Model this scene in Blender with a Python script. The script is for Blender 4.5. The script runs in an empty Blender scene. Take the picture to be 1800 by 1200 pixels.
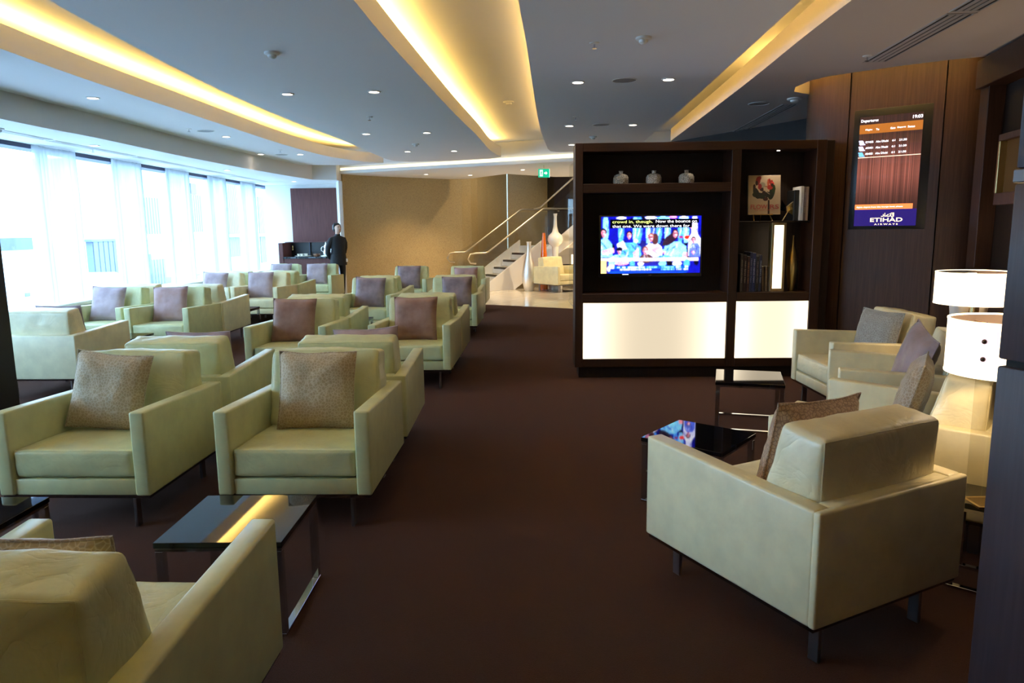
import bpy, bmesh, math, random
from mathutils import Vector, Matrix, noise
random.seed(7)
PI = math.pi
S = bpy.context.scene
C = S.collection

# ------------------------------------------------------------------ camera, sky, exposure
FPX, PITCH, ROLL, CAMH = 1260.33, .1557, .0115, 1.4511
cd = bpy.data.cameras.new('camera'); cam = bpy.data.objects.new('camera', cd); C.objects.link(cam)
cd.sensor_fit = 'HORIZONTAL'; cd.sensor_width = 36; cd.lens = FPX / 1800 * 36
cd.clip_start = .05; cd.clip_end = 500
fw = Vector((0, math.cos(PITCH), -math.sin(PITCH)))
up0 = Vector((0, math.sin(PITCH), math.cos(PITCH))); rt0 = Vector((1, 0, 0))
cr, sr = math.cos(ROLL), math.sin(ROLL)
right = cr * rt0 - sr * up0          # image x axis in the world
upv = sr * rt0 + cr * up0
M = Matrix((( right.x, upv.x, -fw.x, 0), (right.y, upv.y, -fw.y, 0), (right.z, upv.z, -fw.z, CAMH), (0, 0, 0, 1)))
cam.matrix_world = M
S.camera = cam
S.view_settings.view_transform = 'Standard'; S.view_settings.look = 'None'
S.view_settings.gamma = 1; S.view_settings.use_curve_mapping = False
S.view_settings.exposure = 0.5

W = bpy.data.worlds.new('sky'); S.world = W; W.use_nodes = True
wn = W.node_tree.nodes; wl = W.node_tree.links
bg = wn['Background']; bg.inputs[0].default_value = (.44, .70, 1.0, 1); bg.inputs[1].default_value = 10.5

WARM = (1.0, .62, .15); WHITE = (1.0, .77, .48)

# ------------------------------------------------------------------ materials
def mat(name, col=(.5, .5, .5), rough=.5, metal=0, emit=None, es=0, spec=.5, coat=0, trans=0):
    m = bpy.data.materials.new(name); m.use_nodes = True
    b = m.node_tree.nodes['Principled BSDF']
    b.inputs['Base Color'].default_value = (*col, 1); b.inputs['Roughness'].default_value = rough
    b.inputs['Metallic'].default_value = metal; b.inputs['Specular IOR Level'].default_value = spec
    b.inputs['Coat Weight'].default_value = coat; b.inputs['Transmission Weight'].default_value = trans
    if emit: b.inputs['Emission Color'].default_value = (*emit, 1); b.inputs['Emission Strength'].default_value = es
    return m
def nodes(m): return m.node_tree.nodes, m.node_tree.links, m.node_tree.nodes['Principled BSDF']
def coords(m, scale=(1, 1, 1), kind='Object'):
    n, l, b = nodes(m)
    t = n.new('ShaderNodeTexCoord'); mp = n.new('ShaderNodeMapping'); mp.inputs['Scale'].default_value = scale
    l.new(t.outputs[kind], mp.inputs['Vector']); return mp.outputs[0]
def noise_tex(m, vec, scale, detail=4, rough=.55):
    n, l, b = nodes(m); t = n.new('ShaderNodeTexNoise'); t.inputs['Scale'].default_value = scale
    t.inputs['Detail'].default_value = detail; t.inputs['Roughness'].default_value = rough
    l.new(vec, t.inputs['Vector']); return t.outputs['Fac']
def ramp(m, fac, stops):
    n, l, b = nodes(m); r = n.new('ShaderNodeValToRGB'); e = r.color_ramp.elements
    e[0].position, e[0].color = stops[0][0], (*stops[0][1], 1); e[1].position, e[1].color = stops[-1][0], (*stops[-1][1], 1)
    for p, c in stops[1:-1]: x = e.new(p); x.color = (*c, 1)
    l.new(fac, r.inputs[0]); return r.outputs[0]
def bump(m, h, strength=.3, dist=.01):
    n, l, b = nodes(m); t = n.new('ShaderNodeBump'); t.inputs['Strength'].default_value = strength; t.inputs['Distance'].default_value = dist
    l.new(h, t.inputs['Height']); l.new(t.outputs[0], b.inputs['Normal'])
def base(m, c): nodes(m)[1].new(c, nodes(m)[2].inputs['Base Color'])

def leather(name, c):
    m = mat(name, c, .33, spec=.5); v = coords(m)
    f = noise_tex(m, v, 9, 3); d = tuple(x * .9 for x in c); e = tuple(min(1, x * 1.06) for x in c)
    base(m, ramp(m, f, [(.3, d), (.7, e)]))
    n, l, b = nodes(m)
    f1 = noise_tex(m, v, 420, 2); f2 = noise_tex(m, v, 16, 3, .5)
    a = n.new('ShaderNodeMath'); a.operation = 'MULTIPLY_ADD'; l.new(f1, a.inputs[0]); a.inputs[1].default_value = .06; l.new(f2, a.inputs[2])
    bump(m, a.outputs[0], .16, .012)
    return m
def wood(name, c1, c2, rough=.45, axis=2, sc=1.0):
    m = mat(name, c1, rough, spec=.28); s = [22 * sc, 22 * sc, 22 * sc]; s[axis] = .9
    v = coords(m, s); f = noise_tex(m, v, 3, 7, .6)
    base(m, ramp(m, f, [(.28, c1), (.55, tuple((a + b) / 2 for a, b in zip(c1, c2))), (.75, c2)]))
    bump(m, f, .08, .003); return m
def plaster(name, c, rough=.75):
    m = mat(name, c, rough, spec=.3); v = coords(m); bump(m, noise_tex(m, v, 180, 3), .05, .002); return m
def emis(name, c, s):
    m = bpy.data.materials.new(name); m.use_nodes = True; n = m.node_tree.nodes; n.clear()
    e = n.new('ShaderNodeEmission'); o = n.new('ShaderNodeOutputMaterial'); e.inputs[0].default_value = (*c, 1); e.inputs[1].default_value = s
    m.node_tree.links.new(e.outputs[0], o.inputs[0]); return m
def fabric(name, c1, c2, kind):
    m = mat(name, c1, .62, spec=.35); n, l, b = nodes(m); v = coords(m)
    b.inputs['Sheen Weight'].default_value = .5; b.inputs['Sheen Roughness'].default_value = .4
    if kind == 'scale':
        t = n.new('ShaderNodeTexVoronoi'); t.feature = 'DISTANCE_TO_EDGE'; t.inputs['Scale'].default_value = 62; t.inputs['Randomness'].default_value = .8
        l.new(v, t.inputs['Vector'])
        base(m, ramp(m, t.outputs['Distance'], [(.0, c2), (.14, c1)])); bump(m, t.outputs['Distance'], .5, .006)
    else:
        f = noise_tex(m, v, 7, 4); base(m, ramp(m, f, [(.35, c1), (.7, c2)])); bump(m, noise_tex(m, coords(m, (1, 1, 1)), 60, 3), .25, .003)
    return m

mt = {}
mt['leather'] = leather('cream_leather', (.58, .60, .33))
mt['leather_cream'] = leather('ivory_leather', (.74, .68, .45))
mt['leather_yellow'] = leather('pale_yellow_leather', (.70, .62, .36))
SOFT = {}
for q_ in ('leather', 'leather_cream', 'leather_yellow'):
    m = mt[q_].copy(); m.name = 'soft_' + q_; n = m.node_tree.nodes; l = m.node_tree.links; b = n['Principled BSDF']
    mp_ = [x for x in n if x.type == 'MAPPING'][0]
    w1 = n.new('ShaderNodeTexNoise'); w1.inputs['Scale'].default_value = 5.5; w1.inputs['Detail'].default_value = 3; w1.inputs['Distortion'].default_value = 1.6; l.new(mp_.outputs[0], w1.inputs['Vector'])
    sub_ = n.new('ShaderNodeMath'); sub_.operation = 'SUBTRACT'; sub_.inputs[1].default_value = .5; l.new(w1.outputs['Fac'], sub_.inputs[0])
    ab_ = n.new('ShaderNodeMath'); ab_.operation = 'ABSOLUTE'; l.new(sub_.outputs[0], ab_.inputs[0])
    pw_ = n.new('ShaderNodeMath'); pw_.operation = 'POWER'; pw_.inputs[1].default_value = .6; l.new(ab_.outputs[0], pw_.inputs[0])
    bu_ = [x for x in n if x.type == 'BUMP'][0]; b2_ = n.new('ShaderNodeBump'); b2_.inputs['Strength'].default_value = .34; b2_.inputs['Distance'].default_value = .013
    l.new(pw_.outputs[0], b2_.inputs['Height']); l.new(bu_.outputs[0], b2_.inputs['Normal']); l.new(b2_.outputs[0], b.inputs['Normal'])
    SOFT[mt[q_].name] = m
mt['wood'] = wood('dark_walnut', (.022, .0085, .0045), (.050, .020, .011))
mt['wood_h'] = wood('dark_walnut_cross', (.022, .0085, .0045), (.050, .020, .011), axis=0)
mt['wood_wall'] = wood('walnut_wall_veneer', (.040, .020, .015), (.080, .042, .032), rough=.42)
mt['wood_bar'] = wood('reddish_veneer', (.085, .030, .028), (.17, .062, .055))
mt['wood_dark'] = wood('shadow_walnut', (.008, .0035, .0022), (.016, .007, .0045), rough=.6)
mt['white'] = plaster('white_ceiling_paint', (.80, .80, .80))
mt['grey'] = plaster('grey_ceiling_paint', (.80, .78, .79))
mt['taupe'] = plaster('taupe_ceiling_paint', (.56, .50, .48))
mt['chrome'] = mat('polished_chrome', (.62, .62, .64), .08, 1)
mt['dark_chrome'] = mat('dark_chrome', (.20, .18, .18), .18, 1)
mt['leg_metal'] = mat('satin_leg_metal', (.34, .32, .33), .3, 1)
mt['steel'] = mat('brushed_steel', (.60, .53, .40), .28, 1)
mt['brass'] = mat('brass', (.65, .45, .2), .25, 1)
mt['gold'] = mat('antique_gold', (.50, .38, .16), .32, 1)
mt['black_glass'] = mat('black_glass', (.003, .004, .007), .03, spec=.55)
mt['black'] = mat('black_plastic', (.008, .008, .010), .3)
mt['matte_black'] = mat('matte_black', (.006, .006, .007), .7)
mt['whiteplastic'] = mat('white_plastic', (.78, .76, .72), .4)
mt['gap'] = mat('dark_joint', (.004, .003, .003), .8)
mt['lens'] = emis('downlight_lens', (1, .86, .72), 14)
mt['cove'] = emis('cove_led', WARM, 78)
mt['cove2'] = emis('cove_led_soft', (1.0, .60, .15), 24)
mt['lip'] = emis('lip_led', (1.0, .86, .50), 1.5)
mt['silver'] = mat('silver_leaf', (.85, .84, .82), .42, 1)
mt['orange'] = mat('orange_glass', (.75, .16, .01), .08, coat=.6)
mt['ceramic'] = mat('white_ceramic', (.80, .76, .66), .2, coat=.5)
mt['skin'] = mat('skin', (.66, .42, .32), .5)
mt['hair'] = mat('black_hair', (.006, .005, .005), .4)
mt['cloth_black'] = mat('black_cloth', (.007, .007, .010), .75)
mt['stone'] = plaster('white_stone', (.80, .78, .74), .35)
mt['dark_nosing'] = mat('dark_nosing', (.03, .03, .03), .5)

# carpet
m = mat('brown_carpet', (.05, .02, .012), .95, spec=.1); v = coords(m)
f = noise_tex(m, v, 260, 4, .7); base(m, ramp(m, f, [(.3, (.0165, .0072, .005)), (.72, (.052, .023, .0155))])); bump(m, f, .8, .006)
nodes(m)[2].inputs['Sheen Weight'].default_value = .25; nodes(m)[2].inputs['Sheen Tint'].default_value = (.5, .25, .2, 1)
mt['carpet'] = m
# polished cream tile
m = mat('polished_tile', (.66, .60, .50), .07); f = noise_tex(m, coords(m), 3, 6); base(m, ramp(m, f, [(.3, (.58, .52, .42)), (.7, (.66, .60, .50))])); mt['tile'] = m
# woven gold wall covering
m = mat('gold_weave', (.40, .30, .15), .42, metal=.25); n, l, b = nodes(m)
v = coords(m, (1, 1, 1)); f1 = noise_tex(m, coords(m, (60, 60, 8)), 4, 3); f2 = noise_tex(m, coords(m, (8, 8, 70)), 4, 3)
a = n.new('ShaderNodeMath'); a.operation = 'ADD'; l.new(f1, a.inputs[0]); l.new(f2, a.inputs[1])
base(m, ramp(m, a.outputs[0], [(.75, (.25, .175, .075)), (1.2, (.50, .375, .18))])); bump(m, a.outputs[0], .25, .004); n[b.name].inputs['Metallic'].default_value = 0.0; mt['weave'] = m
# thin glass
def thin_glass(name, tint, gloss=.10):
    m = bpy.data.materials.new(name); m.use_nodes = True; n = m.node_tree.nodes; l = m.node_tree.links; n.clear()
    t = n.new('ShaderNodeBsdfTransparent'); t.inputs[0].default_value = (*tint, 1)
    g = n.new('ShaderNodeBsdfGlossy'); g.inputs['Roughness'].default_value = .02
    fr = n.new('ShaderNodeLayerWeight'); fr.inputs[0].default_value = gloss
    mx = n.new('ShaderNodeMixShader'); o = n.new('ShaderNodeOutputMaterial')
    mr = n.new('ShaderNodeMapRange'); mr.inputs[3].default_value = .03; mr.inputs[4].default_value = .16; l.new(fr.outputs[1], mr.inputs[0])
    l.new(mr.outputs[0], mx.inputs[0]); l.new(t.outputs[0], mx.inputs[1]); l.new(g.outputs[0], mx.inputs[2]); l.new(mx.outputs[0], o.inputs[0])
    return m
mt['glass'] = thin_glass('window_glass', (.96, .98, .98))
mt['glass2'] = thin_glass('balustrade_glass', (.93, .94, .93))
# sheer curtain
m = bpy.data.materials.new('sheer_curtain'); m.use_nodes = True; n = m.node_tree.nodes; l = m.node_tree.links; n.clear()
t = n.new('ShaderNodeBsdfTransparent'); tr = n.new('ShaderNodeBsdfTranslucent'); tr.inputs[0].default_value = (.50, .53, .55, 1)
df = n.new('ShaderNodeBsdfDiffuse'); df.inputs[0].default_value = (.80, .83, .85, 1)
m1 = n.new('ShaderNodeMixShader'); m1.inputs[0].default_value = .62; m2 = n.new('ShaderNodeMixShader'); m2.inputs[0].default_value = .90
o = n.new('ShaderNodeOutputMaterial')
l.new(df.outputs[0], m1.inputs[1]); l.new(tr.outputs[0], m1.inputs[2]); l.new(t.outputs[0], m2.inputs[1]); l.new(m1.outputs[0], m2.inputs[2]); l.new(m2.outputs[0], o.inputs[0])
mt['sheer'] = m
# acrylic
mt['acrylic'] = thin_glass('clear_acrylic', (.93, .92, .88))
# light panels: tubes at the two ends behind the diffuser -> brighter towards both ends
def backlit(name, x0, x1, s0, s1, col):
    m = bpy.data.materials.new(name); m.use_nodes = True; n = m.node_tree.nodes; l = m.node_tree.links; n.clear()
    t = n.new('ShaderNodeTexCoord'); sp = n.new('ShaderNodeSeparateXYZ'); l.new(t.outputs['Object'], sp.inputs[0])
    mr = n.new('ShaderNodeMapRange'); mr.inputs[1].default_value = x0; mr.inputs[2].default_value = x1; mr.inputs[3].default_value = -1; mr.inputs[4].default_value = 1
    l.new(sp.outputs[0], mr.inputs[0]); p = n.new('ShaderNodeMath'); p.operation = 'POWER'; p.inputs[1].default_value = 3
    a = n.new('ShaderNodeMath'); a.operation = 'ABSOLUTE'; l.new(mr.outputs[0], a.inputs[0]); l.new(a.outputs[0], p.inputs[0])
    q = n.new('ShaderNodeMapRange'); q.inputs[3].default_value = s0; q.inputs[4].default_value = s1; l.new(p.outputs[0], q.inputs[0])
    e = n.new('ShaderNodeEmission'); e.inputs[0].default_value = (*col, 1); l.new(q.outputs[0], e.inputs[1])
    o = n.new('ShaderNodeOutputMaterial'); l.new(e.outputs[0], o.inputs[0]); return m
# vertex-coloured flat pictures (screens, printed cover)
def picture(name, emit, rough=.1):
    m = mat(name, (.02, .02, .02), rough, coat=.0); n, l, b = nodes(m); a = n.new('ShaderNodeVertexColor'); a.layer_name = 'Col'
    if emit: l.new(a.outputs[0], b.inputs['Emission Color']); b.inputs['Emission Strength'].default_value = emit; b.inputs['Base Color'].default_value = (.01, .01, .012, 1)
    else: l.new(a.outputs[0], b.inputs['Base Color'])
    return m

# ------------------------------------------------------------------ mesh helpers
def obj(name, bm, m, parent=None, smooth=True, loc=None, rot=None):
    me = bpy.data.meshes.new(name)
    bmesh.ops.recalc_face_normals(bm, faces=bm.faces) if smooth != 'keep' else None
    bm.to_mesh(me); bm.free(); me.materials.append(m)
    if smooth:
        for p in me.polygons: p.use_smooth = True
        try: me.set_sharp_from_angle(angle=math.radians(38))
        except Exception: pass
    o = bpy.data.objects.new(name, me); C.objects.link(o)
    if parent: o.parent = parent
    if loc: o.location = loc
    if rot: o.rotation_euler = rot
    return o
def thing(name, label, cat, loc=(0, 0, 0), rz=0, group=None):
    o = bpy.data.objects.new(name, None); C.objects.link(o); o.empty_display_size = .1
    o.location = loc; o.rotation_euler = (0, 0, rz); o['label'] = label; o['category'] = cat
    if group: o['group'] = group
    return o
def tag(o, label, cat, group=None, kind=None):
    o['label'] = label; o['category'] = cat
    if group: o['group'] = group
    if kind: o['kind'] = kind
    return o
def struct(name, bm, m, parent=None, smooth=False):
    o = obj(name, bm, m, parent, smooth)
    if not parent: o['kind'] = 'structure'
    return o
def dup(root, loc, rz, label=None, group=None):
    r = root.copy(); C.objects.link(r); r.location = loc; r.rotation_euler = (0, 0, rz)
    if label: r['label'] = label
    if group: r['group'] = group
    for ch in list(root.children):
        c = ch.copy(); C.objects.link(c); c.parent = r
        for g in ch.children: d = g.copy(); C.objects.link(d); d.parent = c
    return r
def bx(x0, x1, y0, y1, z0, z1, bev=0, seg=2, bm=None):
    own = bm is None; b = bmesh.new()
    vs = [b.verts.new(p) for p in ((x0, y0, z0), (x1, y0, z0), (x1, y1, z0), (x0, y1, z0), (x0, y0, z1), (x1, y0, z1), (x1, y1, z1), (x0, y1, z1))]
    for f in ((0, 3, 2, 1), (4, 5, 6, 7), (0, 1, 5, 4), (1, 2, 6, 5), (2, 3, 7, 6), (3, 0, 4, 7)): b.faces.new([vs[i] for i in f])
    if bev: bmesh.ops.bevel(b, geom=list(b.edges), offset=bev, segments=seg, affect='EDGES', profile=.5)
    if own: return b
    merge(bm, b); return bm
def merge(bm, b):
    me = bpy.data.meshes.new('tmp'); b.to_mesh(me); b.free(); bm.from_mesh(me); bpy.data.meshes.remove(me)
def prism(pts, z0, z1, bev=0, seg=2):
    b = bmesh.new(); lo = [b.verts.new((x, y, z0)) for x, y in pts]; hi = [b.verts.new((x, y, z1)) for x, y in pts]
    b.faces.new(lo[::-1]); b.faces.new(hi); n = len(pts)
    for i in range(n): b.faces.new((lo[i], lo[(i + 1) % n], hi[(i + 1) % n], hi[i]))
    if bev: bmesh.ops.bevel(b, geom=list(b.edges), offset=bev, segments=seg, affect='EDGES', profile=.5)
    return b
def prism_x(pts, x0, x1, bev=0, seg=2):      # pts in (y,z)
    b = bmesh.new(); lo = [b.verts.new((x0, y, z)) for y, z in pts]; hi = [b.verts.new((x1, y, z)) for y, z in pts]
    b.faces.new(lo[::-1]); b.faces.new(hi); n = len(pts)
    for i in range(n): b.faces.new((lo[i], lo[(i + 1) % n], hi[(i + 1) % n], hi[i]))
    if bev: bmesh.ops.bevel(b, geom=list(b.edges), offset=bev, segments=seg, affect='EDGES', profile=.5)
    return b
def prism_y(pts, y0, y1, bev=0):             # pts in (x,z)
    b = bmesh.new(); lo = [b.verts.new((x, y0, z)) for x, z in pts]; hi = [b.verts.new((x, y1, z)) for x, z in pts]
    b.faces.new(lo); b.faces.new(hi[::-1]); n = len(pts)
    for i in range(n): b.faces.new((lo[i], hi[i], hi[(i + 1) % n], lo[(i + 1) % n]))
    if bev: bmesh.ops.bevel(b, geom=list(b.edges), offset=bev, segments=2, affect='EDGES', profile=.5)
    return b
def tube(path, r, n=8, bm=None, closed=False, caps=True):
    b = bmesh.new(); P = [Vector(p) for p in path]; rings = []; N = len(P)
    prev = None
    for i, p in enumerate(P):
        if closed: t = (P[(i + 1) % N] - P[i - 1]).normalized()
        else: t = (P[min(i + 1, N - 1)] - P[max(i - 1, 0)]).normalized()
        if prev is None: a = Vector((0, 0, 1)) if abs(t.z) < .9 else Vector((1, 0, 0)); u = t.cross(a).normalized()
        else: u = (prev - t * prev.dot(t)).normalized()
        prev = u; w = t.cross(u); rr = r[i] if isinstance(r, (list, tuple)) else r
        rings.append([b.verts.new(p + (u * math.cos(2 * PI * k / n) + w * math.sin(2 * PI * k / n)) * rr) for k in range(n)])
    M_ = N if closed else N - 1
    for i in range(M_):
        A, B = rings[i], rings[(i + 1) % N]
        for k in range(n): b.faces.new((A[k], A[(k + 1) % n], B[(k + 1) % n], B[k]))
    if caps and not closed: b.faces.new(rings[0][::-1]); b.faces.new(rings[-1])
    if bm is None: return b
    merge(bm, b); return bm
def lathe(prof, n=24, bm=None, cx=0, cy=0):
    b = bmesh.new(); rings = []
    for r, z in prof:
        if r < 1e-5: rings.append([b.verts.new((cx, cy, z))])
        else: rings.append([b.verts.new((cx + r * math.cos(2 * PI * k / n), cy + r * math.sin(2 * PI * k / n), z)) for k in range(n)])
    for A, B in zip(rings, rings[1:]):
        for k in range(n):
            q = (k + 1) % n
            if len(A) == 1 and len(B) == 1: continue
            if len(A) == 1: b.faces.new((A[0], B[q], B[k]))
            elif len(B) == 1: b.faces.new((A[k], A[q], B[0]))
            else: b.faces.new((A[k], A[q], B[q], B[k]))
    if bm is None: return b
    merge(bm, b); return bm
def cushion(c8, n=10, rnd=.03, puff=.02, wr=.004, seed=0):
    """c8: 8 corners (x0/x1, y0/y1, z0/z1 order 000,100,010,110,001,101,011,111) -> soft box"""
    P = [Vector(p) for p in c8]
    def tri(u, v_, w):
        r = Vector((0, 0, 0))
        for i, p in enumerate(P):
            a = (u if i & 1 else 1 - u) * (v_ if i & 2 else 1 - v_) * (w if i & 4 else 1 - w); r += p * a
        return r
    size = ((P[1] - P[0]).length, (P[2] - P[0]).length, (P[4] - P[0]).length)
    b = bmesh.new(); cache = {}
    def vert(i, j, k):
        key = (i, j, k)
        if key in cache: return cache[key]
        t = [x / n for x in key]
        # edge-dense spacing
        t = [.5 - .5 * math.cos(PI * x) if True else x for x in t]
        q = [2 * x - 1 for x in t]
        # round box: clamp to inner box then push out by rnd
        h = [s / 2 for s in size]; pw = [q[a] * h[a] for a in range(3)]
        inn = [max(-(h[a] - rnd), min(h[a] - rnd, pw[a])) for a in range(3)]
        d = Vector([pw[a] - inn[a] for a in range(3)])
        if d.length > 1e-9: d = d.normalized() * rnd
        rp = [inn[a] + d[a] for a in range(3)]
        pf = [puff * (1 - q[(a + 1) % 3] ** 2) * (1 - q[(a + 2) % 3] ** 2) * (1 if key[a] == n else -1 if key[a] == 0 else 0) for a in range(3)]
        rp = [rp[a] + pf[a] for a in range(3)]
        tt = [rp[a] / size[a] + .5 for a in range(3)]
        pos = tri(*tt)
        nz = noise.noise(pos * 9 + Vector((seed * 3.1, seed, 0))) + .6 * noise.noise(pos * 22 + Vector((seed, 0, seed)))
        c = (pos - tri(.5, .5, .5)).normalized(); pos = pos + c * nz * wr
        cache[key] = b.verts.new(pos); return cache[key]
    for a in range(3):
        for side in (0, n):
            for i in range(n):
                for j in range(n):
                    ks = []
                    for di, dj in ((0, 0), (1, 0), (1, 1), (0, 1)):
                        key = [0, 0, 0]; key[a] = side; key[(a + 1) % 3] = i + di; key[(a + 2) % 3] = j + dj; ks.append(vert(*key))
                    try: b.faces.new(ks)
                    except ValueError: pass
    def rim(a, side):
        c1, c2 = (a + 1) % 3, (a + 2) % 3; out = []
        for q in range(4 * n):
            e, f = divmod(q, n); u, w = ((f, 0), (n, f), (n - f, n), (0, n - f))[e]
            key = [0, 0, 0]; key[a] = side; key[c1] = u; key[c2] = w; out.append(cache[tuple(key)].co.copy())
        return out
    RIMS['back'] = rim(1, n); RIMS['front'] = rim(1, 0); RIMS['top'] = rim(2, n)
    return b
RIMS = {}
def text_mesh(s, size=1.0, w=None, h=None, bold=0):
    """flat text mesh, origin at its lower left, in the x/y plane; scaled to width w and height h when given"""
    cu = bpy.data.curves.new('t', 'FONT'); cu.body = s; cu.size = size; cu.resolution_u = 3; cu.offset = bold
    o = bpy.data.objects.new('t', cu); C.objects.link(o)
    dg = bpy.context.evaluated_depsgraph_get(); dg.update()
    me = bpy.data.meshes.new_from_object(o.evaluated_get(dg))
    bpy.data.objects.remove(o); bpy.data.curves.remove(cu)
    b = bmesh.new(); b.from_mesh(me); bpy.data.meshes.remove(me)
    if not b.verts: return b
    xs = [v.co.x for v in b.verts]; ys = [v.co.y for v in b.verts]
    sx = (w / (max(xs) - min(xs))) if w else 1; sy = (h / (max(ys) - min(ys))) if h else sx
    x0, y0 = min(xs), min(ys)
    for v in b.verts: v.co.x = (v.co.x - x0) * sx; v.co.y = (v.co.y - y0) * sy
    return b
def upright(b, x, z, y, back=False):       # place flat x/y mesh as x/z mesh at depth y
    for v in b.verts: v.co = Vector((x + v.co.x, y, z + v.co.y))
    return b
def pic_grid(cols, w, h, x0, z0, y):       # cols[row from top][col] = rgb ; facing -y
    R, Cn = len(cols), len(cols[0]); b = bmesh.new(); cl = b.loops.layers.color.new('Col')
    vs = [[b.verts.new((x0 + w * i / Cn, y, z0 + h * (1 - j / R))) for i in range(Cn + 1)] for j in range(R + 1)]
    for j in range(R):
        for i in range(Cn):
            f = b.faces.new((vs[j + 1][i], vs[j + 1][i + 1], vs[j][i + 1], vs[j][i]))
            for lp in f.loops: lp[cl] = (*cols[j][i], 1)
    return b
class Raster:
    def __init__(s, w, h, c): s.w, s.h = w, h; s.a = [[c] * w for _ in range(h)]
    def ell(s, cx, cy, rx, ry, c, rot=0):
        ca, sa = math.cos(rot), math.sin(rot); R = max(rx, ry)
        for j in range(max(0, int((cy - R) * s.h)), min(s.h, int((cy + R * 1.8) * s.h) + 2)):
            for i in range(max(0, int((cx - R) * s.w) - 1), min(s.w, int((cx + R) * s.w) + 2)):
                dx = (i + .5) / s.w - cx; dy = ((j + .5) / s.h - cy)
                u = dx * ca + dy * sa; v_ = -dx * sa + dy * ca
                if (u / rx) ** 2 + (v_ / ry) ** 2 <= 1: s.a[j][i] = c
    def rect(s, x0, y0, x1, y1, c):
        for j in range(max(0, int(y0 * s.h)), min(s.h, int(y1 * s.h + .5))):
            for i in range(max(0, int(x0 * s.w)), min(s.w, int(x1 * s.w + .5))): s.a[j][i] = c
    def poly(s, pts, c):
        for j in range(s.h):
            y = (j + .5) / s.h
            for i in range(s.w):
                x = (i + .5) / s.w; ins = False
                for (xa, ya), (xb, yb) in zip(pts, pts[1:] + pts[:1]):
                    if (ya > y) != (yb > y) and x < (xb - xa) * (y - ya) / (yb - ya) + xa: ins = not ins
                if ins: s.a[j][i] = c
def point_light(parent, name, loc, power, col, r=.03):
    d = bpy.data.lights.new(name, 'POINT'); d.energy = power; d.color = col; d.shadow_soft_size = r
    o = bpy.data.objects.new(name, d); C.objects.link(o); o.parent = parent; o.location = loc; return o
def spot_light(parent, name, loc, power, col, ang=80, r=.04, blend=.6, rot=(0, 0, 0)):
    d = bpy.data.lights.new(name, 'SPOT'); d.energy = power; d.color = col; d.shadow_soft_size = r; d.spot_size = math.radians(ang); d.spot_blend = blend
    o = bpy.data.objects.new(name, d); C.objects.link(o); o.parent = parent; o.location = loc; o.rotation_euler = rot; return o

# ------------------------------------------------------------------ the setting: floors
XW = -5.62                                              # window line
MEDGE = [(-5.9, 16.9), (-.48, 13.93), (1.10, 13.06), (6.0, 10.4)]
struct('floor', prism([(XW - .1, -3.2), (6, -3.2), (6, 10.35), (1.10, 13.03), (-.48, 13.90), (-3.5, 15.555), (-3.5, 18), (XW - .1, 18)], -.12, 0), mt['carpet'])
fm = struct('floor_marble', prism([(-3.5, 15.56), (-.48, 13.905), (1.10, 13.035), (6.0, 10.36), (6, 24), (-3.5, 24)], -.12, -.006), mt['gap'])
# polished tiles laid parallel to the carpet edge
ed = Vector((1.58, -.87)).normalized(); nn = Vector((-ed.y, ed.x))
o0 = Vector((-.48, 13.93)); TS = .90; k = 0
tile_mesh = None
for i in range(-4, 6):
    for j in range(0, 9):
        c = o0 + ed * (i * TS + TS / 2) + nn * (j * TS + TS / 2 + .005)
        if c.x < -3.3 or c.x > 4.2: continue
        if tile_mesh is None:
            t = obj('tile', bx(-TS / 2 + .002, TS / 2 - .002, -TS / 2 + .002, TS / 2 - .002, -.02, 0, .0012, 1), mt['tile'], fm, False); tile_mesh = t.data
        else:
            t = bpy.data.objects.new('tile', tile_mesh); C.objects.link(t); t.parent = fm
        t.location = (c.x, c.y, 0); t.rotation_euler = (0, 0, math.atan2(ed.y, ed.x))

# ------------------------------------------------------------------ ceilings
ZP, ZT, ZU, ZB, ZL = 2.75, 2.93, 3.07, 2.50, 2.65
struct('ceiling', bx(XW - .1, 6, -3.2, 15.8, ZU, ZU + .1), mt['white'])
def sm(pts, n=4):                                       # catmull-rom smoothing of a plan curve
    out = []; P = [pts[0]] + list(pts) + [pts[-1]]
    for i in range(1, len(P) - 2):
        p0, p1, p2, p3 = [Vector(P[i + k]) for k in (-1, 0, 1, 2)]
        for s in range(n):
            t = s / n; out.append(tuple(.5 * ((2 * p1) + (p2 - p0) * t + (2 * p0 - 5 * p1 + 4 * p2 - p3) * t * t + (3 * p1 - p0 - 3 * p2 + p3) * t ** 3)))
    out.append(tuple(pts[-1])); return out
L1 = sm([(-3.3, -3), (-3.42, 0), (-3.52, 3), (-3.59, 5.33), (-3.60, 6.54), (-3.55, 7.94), (-3.50, 9.38), (-3.42, 11.2), (-3.22, 12.9), (-2.86, 13.9), (-2.46, 14.33)])
R1 = sm([(-2.1, -3), (-2.3, 0), (-2.47, 3), (-2.58, 4.28), (-2.63, 5.09), (-2.67, 6.22), (-2.67, 7.26), (-2.59, 8.96), (-2.44, 10.65), (-2.34, 12.6), (-2.28, 13.6)])
C2L = sm([(-1.1, -3), (-1.02, 0), (-.94, 3), (-.88, 4.34), (-.85, 5.07), (-.77, 6.33), (-.62, 8.46), (-.45, 10.51), (-.33, 12.3), (-.16, 13.45)])
C2R = sm([(-.2, -3), (-.1, 0), (.0, 3), (.06, 4.38), (.13, 5.42), (.27, 7.77), (.42, 9.98), (.63, 12.2)])
C3L = sm([(1.2, -3), (1.45, 0), (1.62, 3), (1.71, 4.44), (1.79, 5.84), (1.92, 8.24), (2.06, 11.42)])
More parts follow.
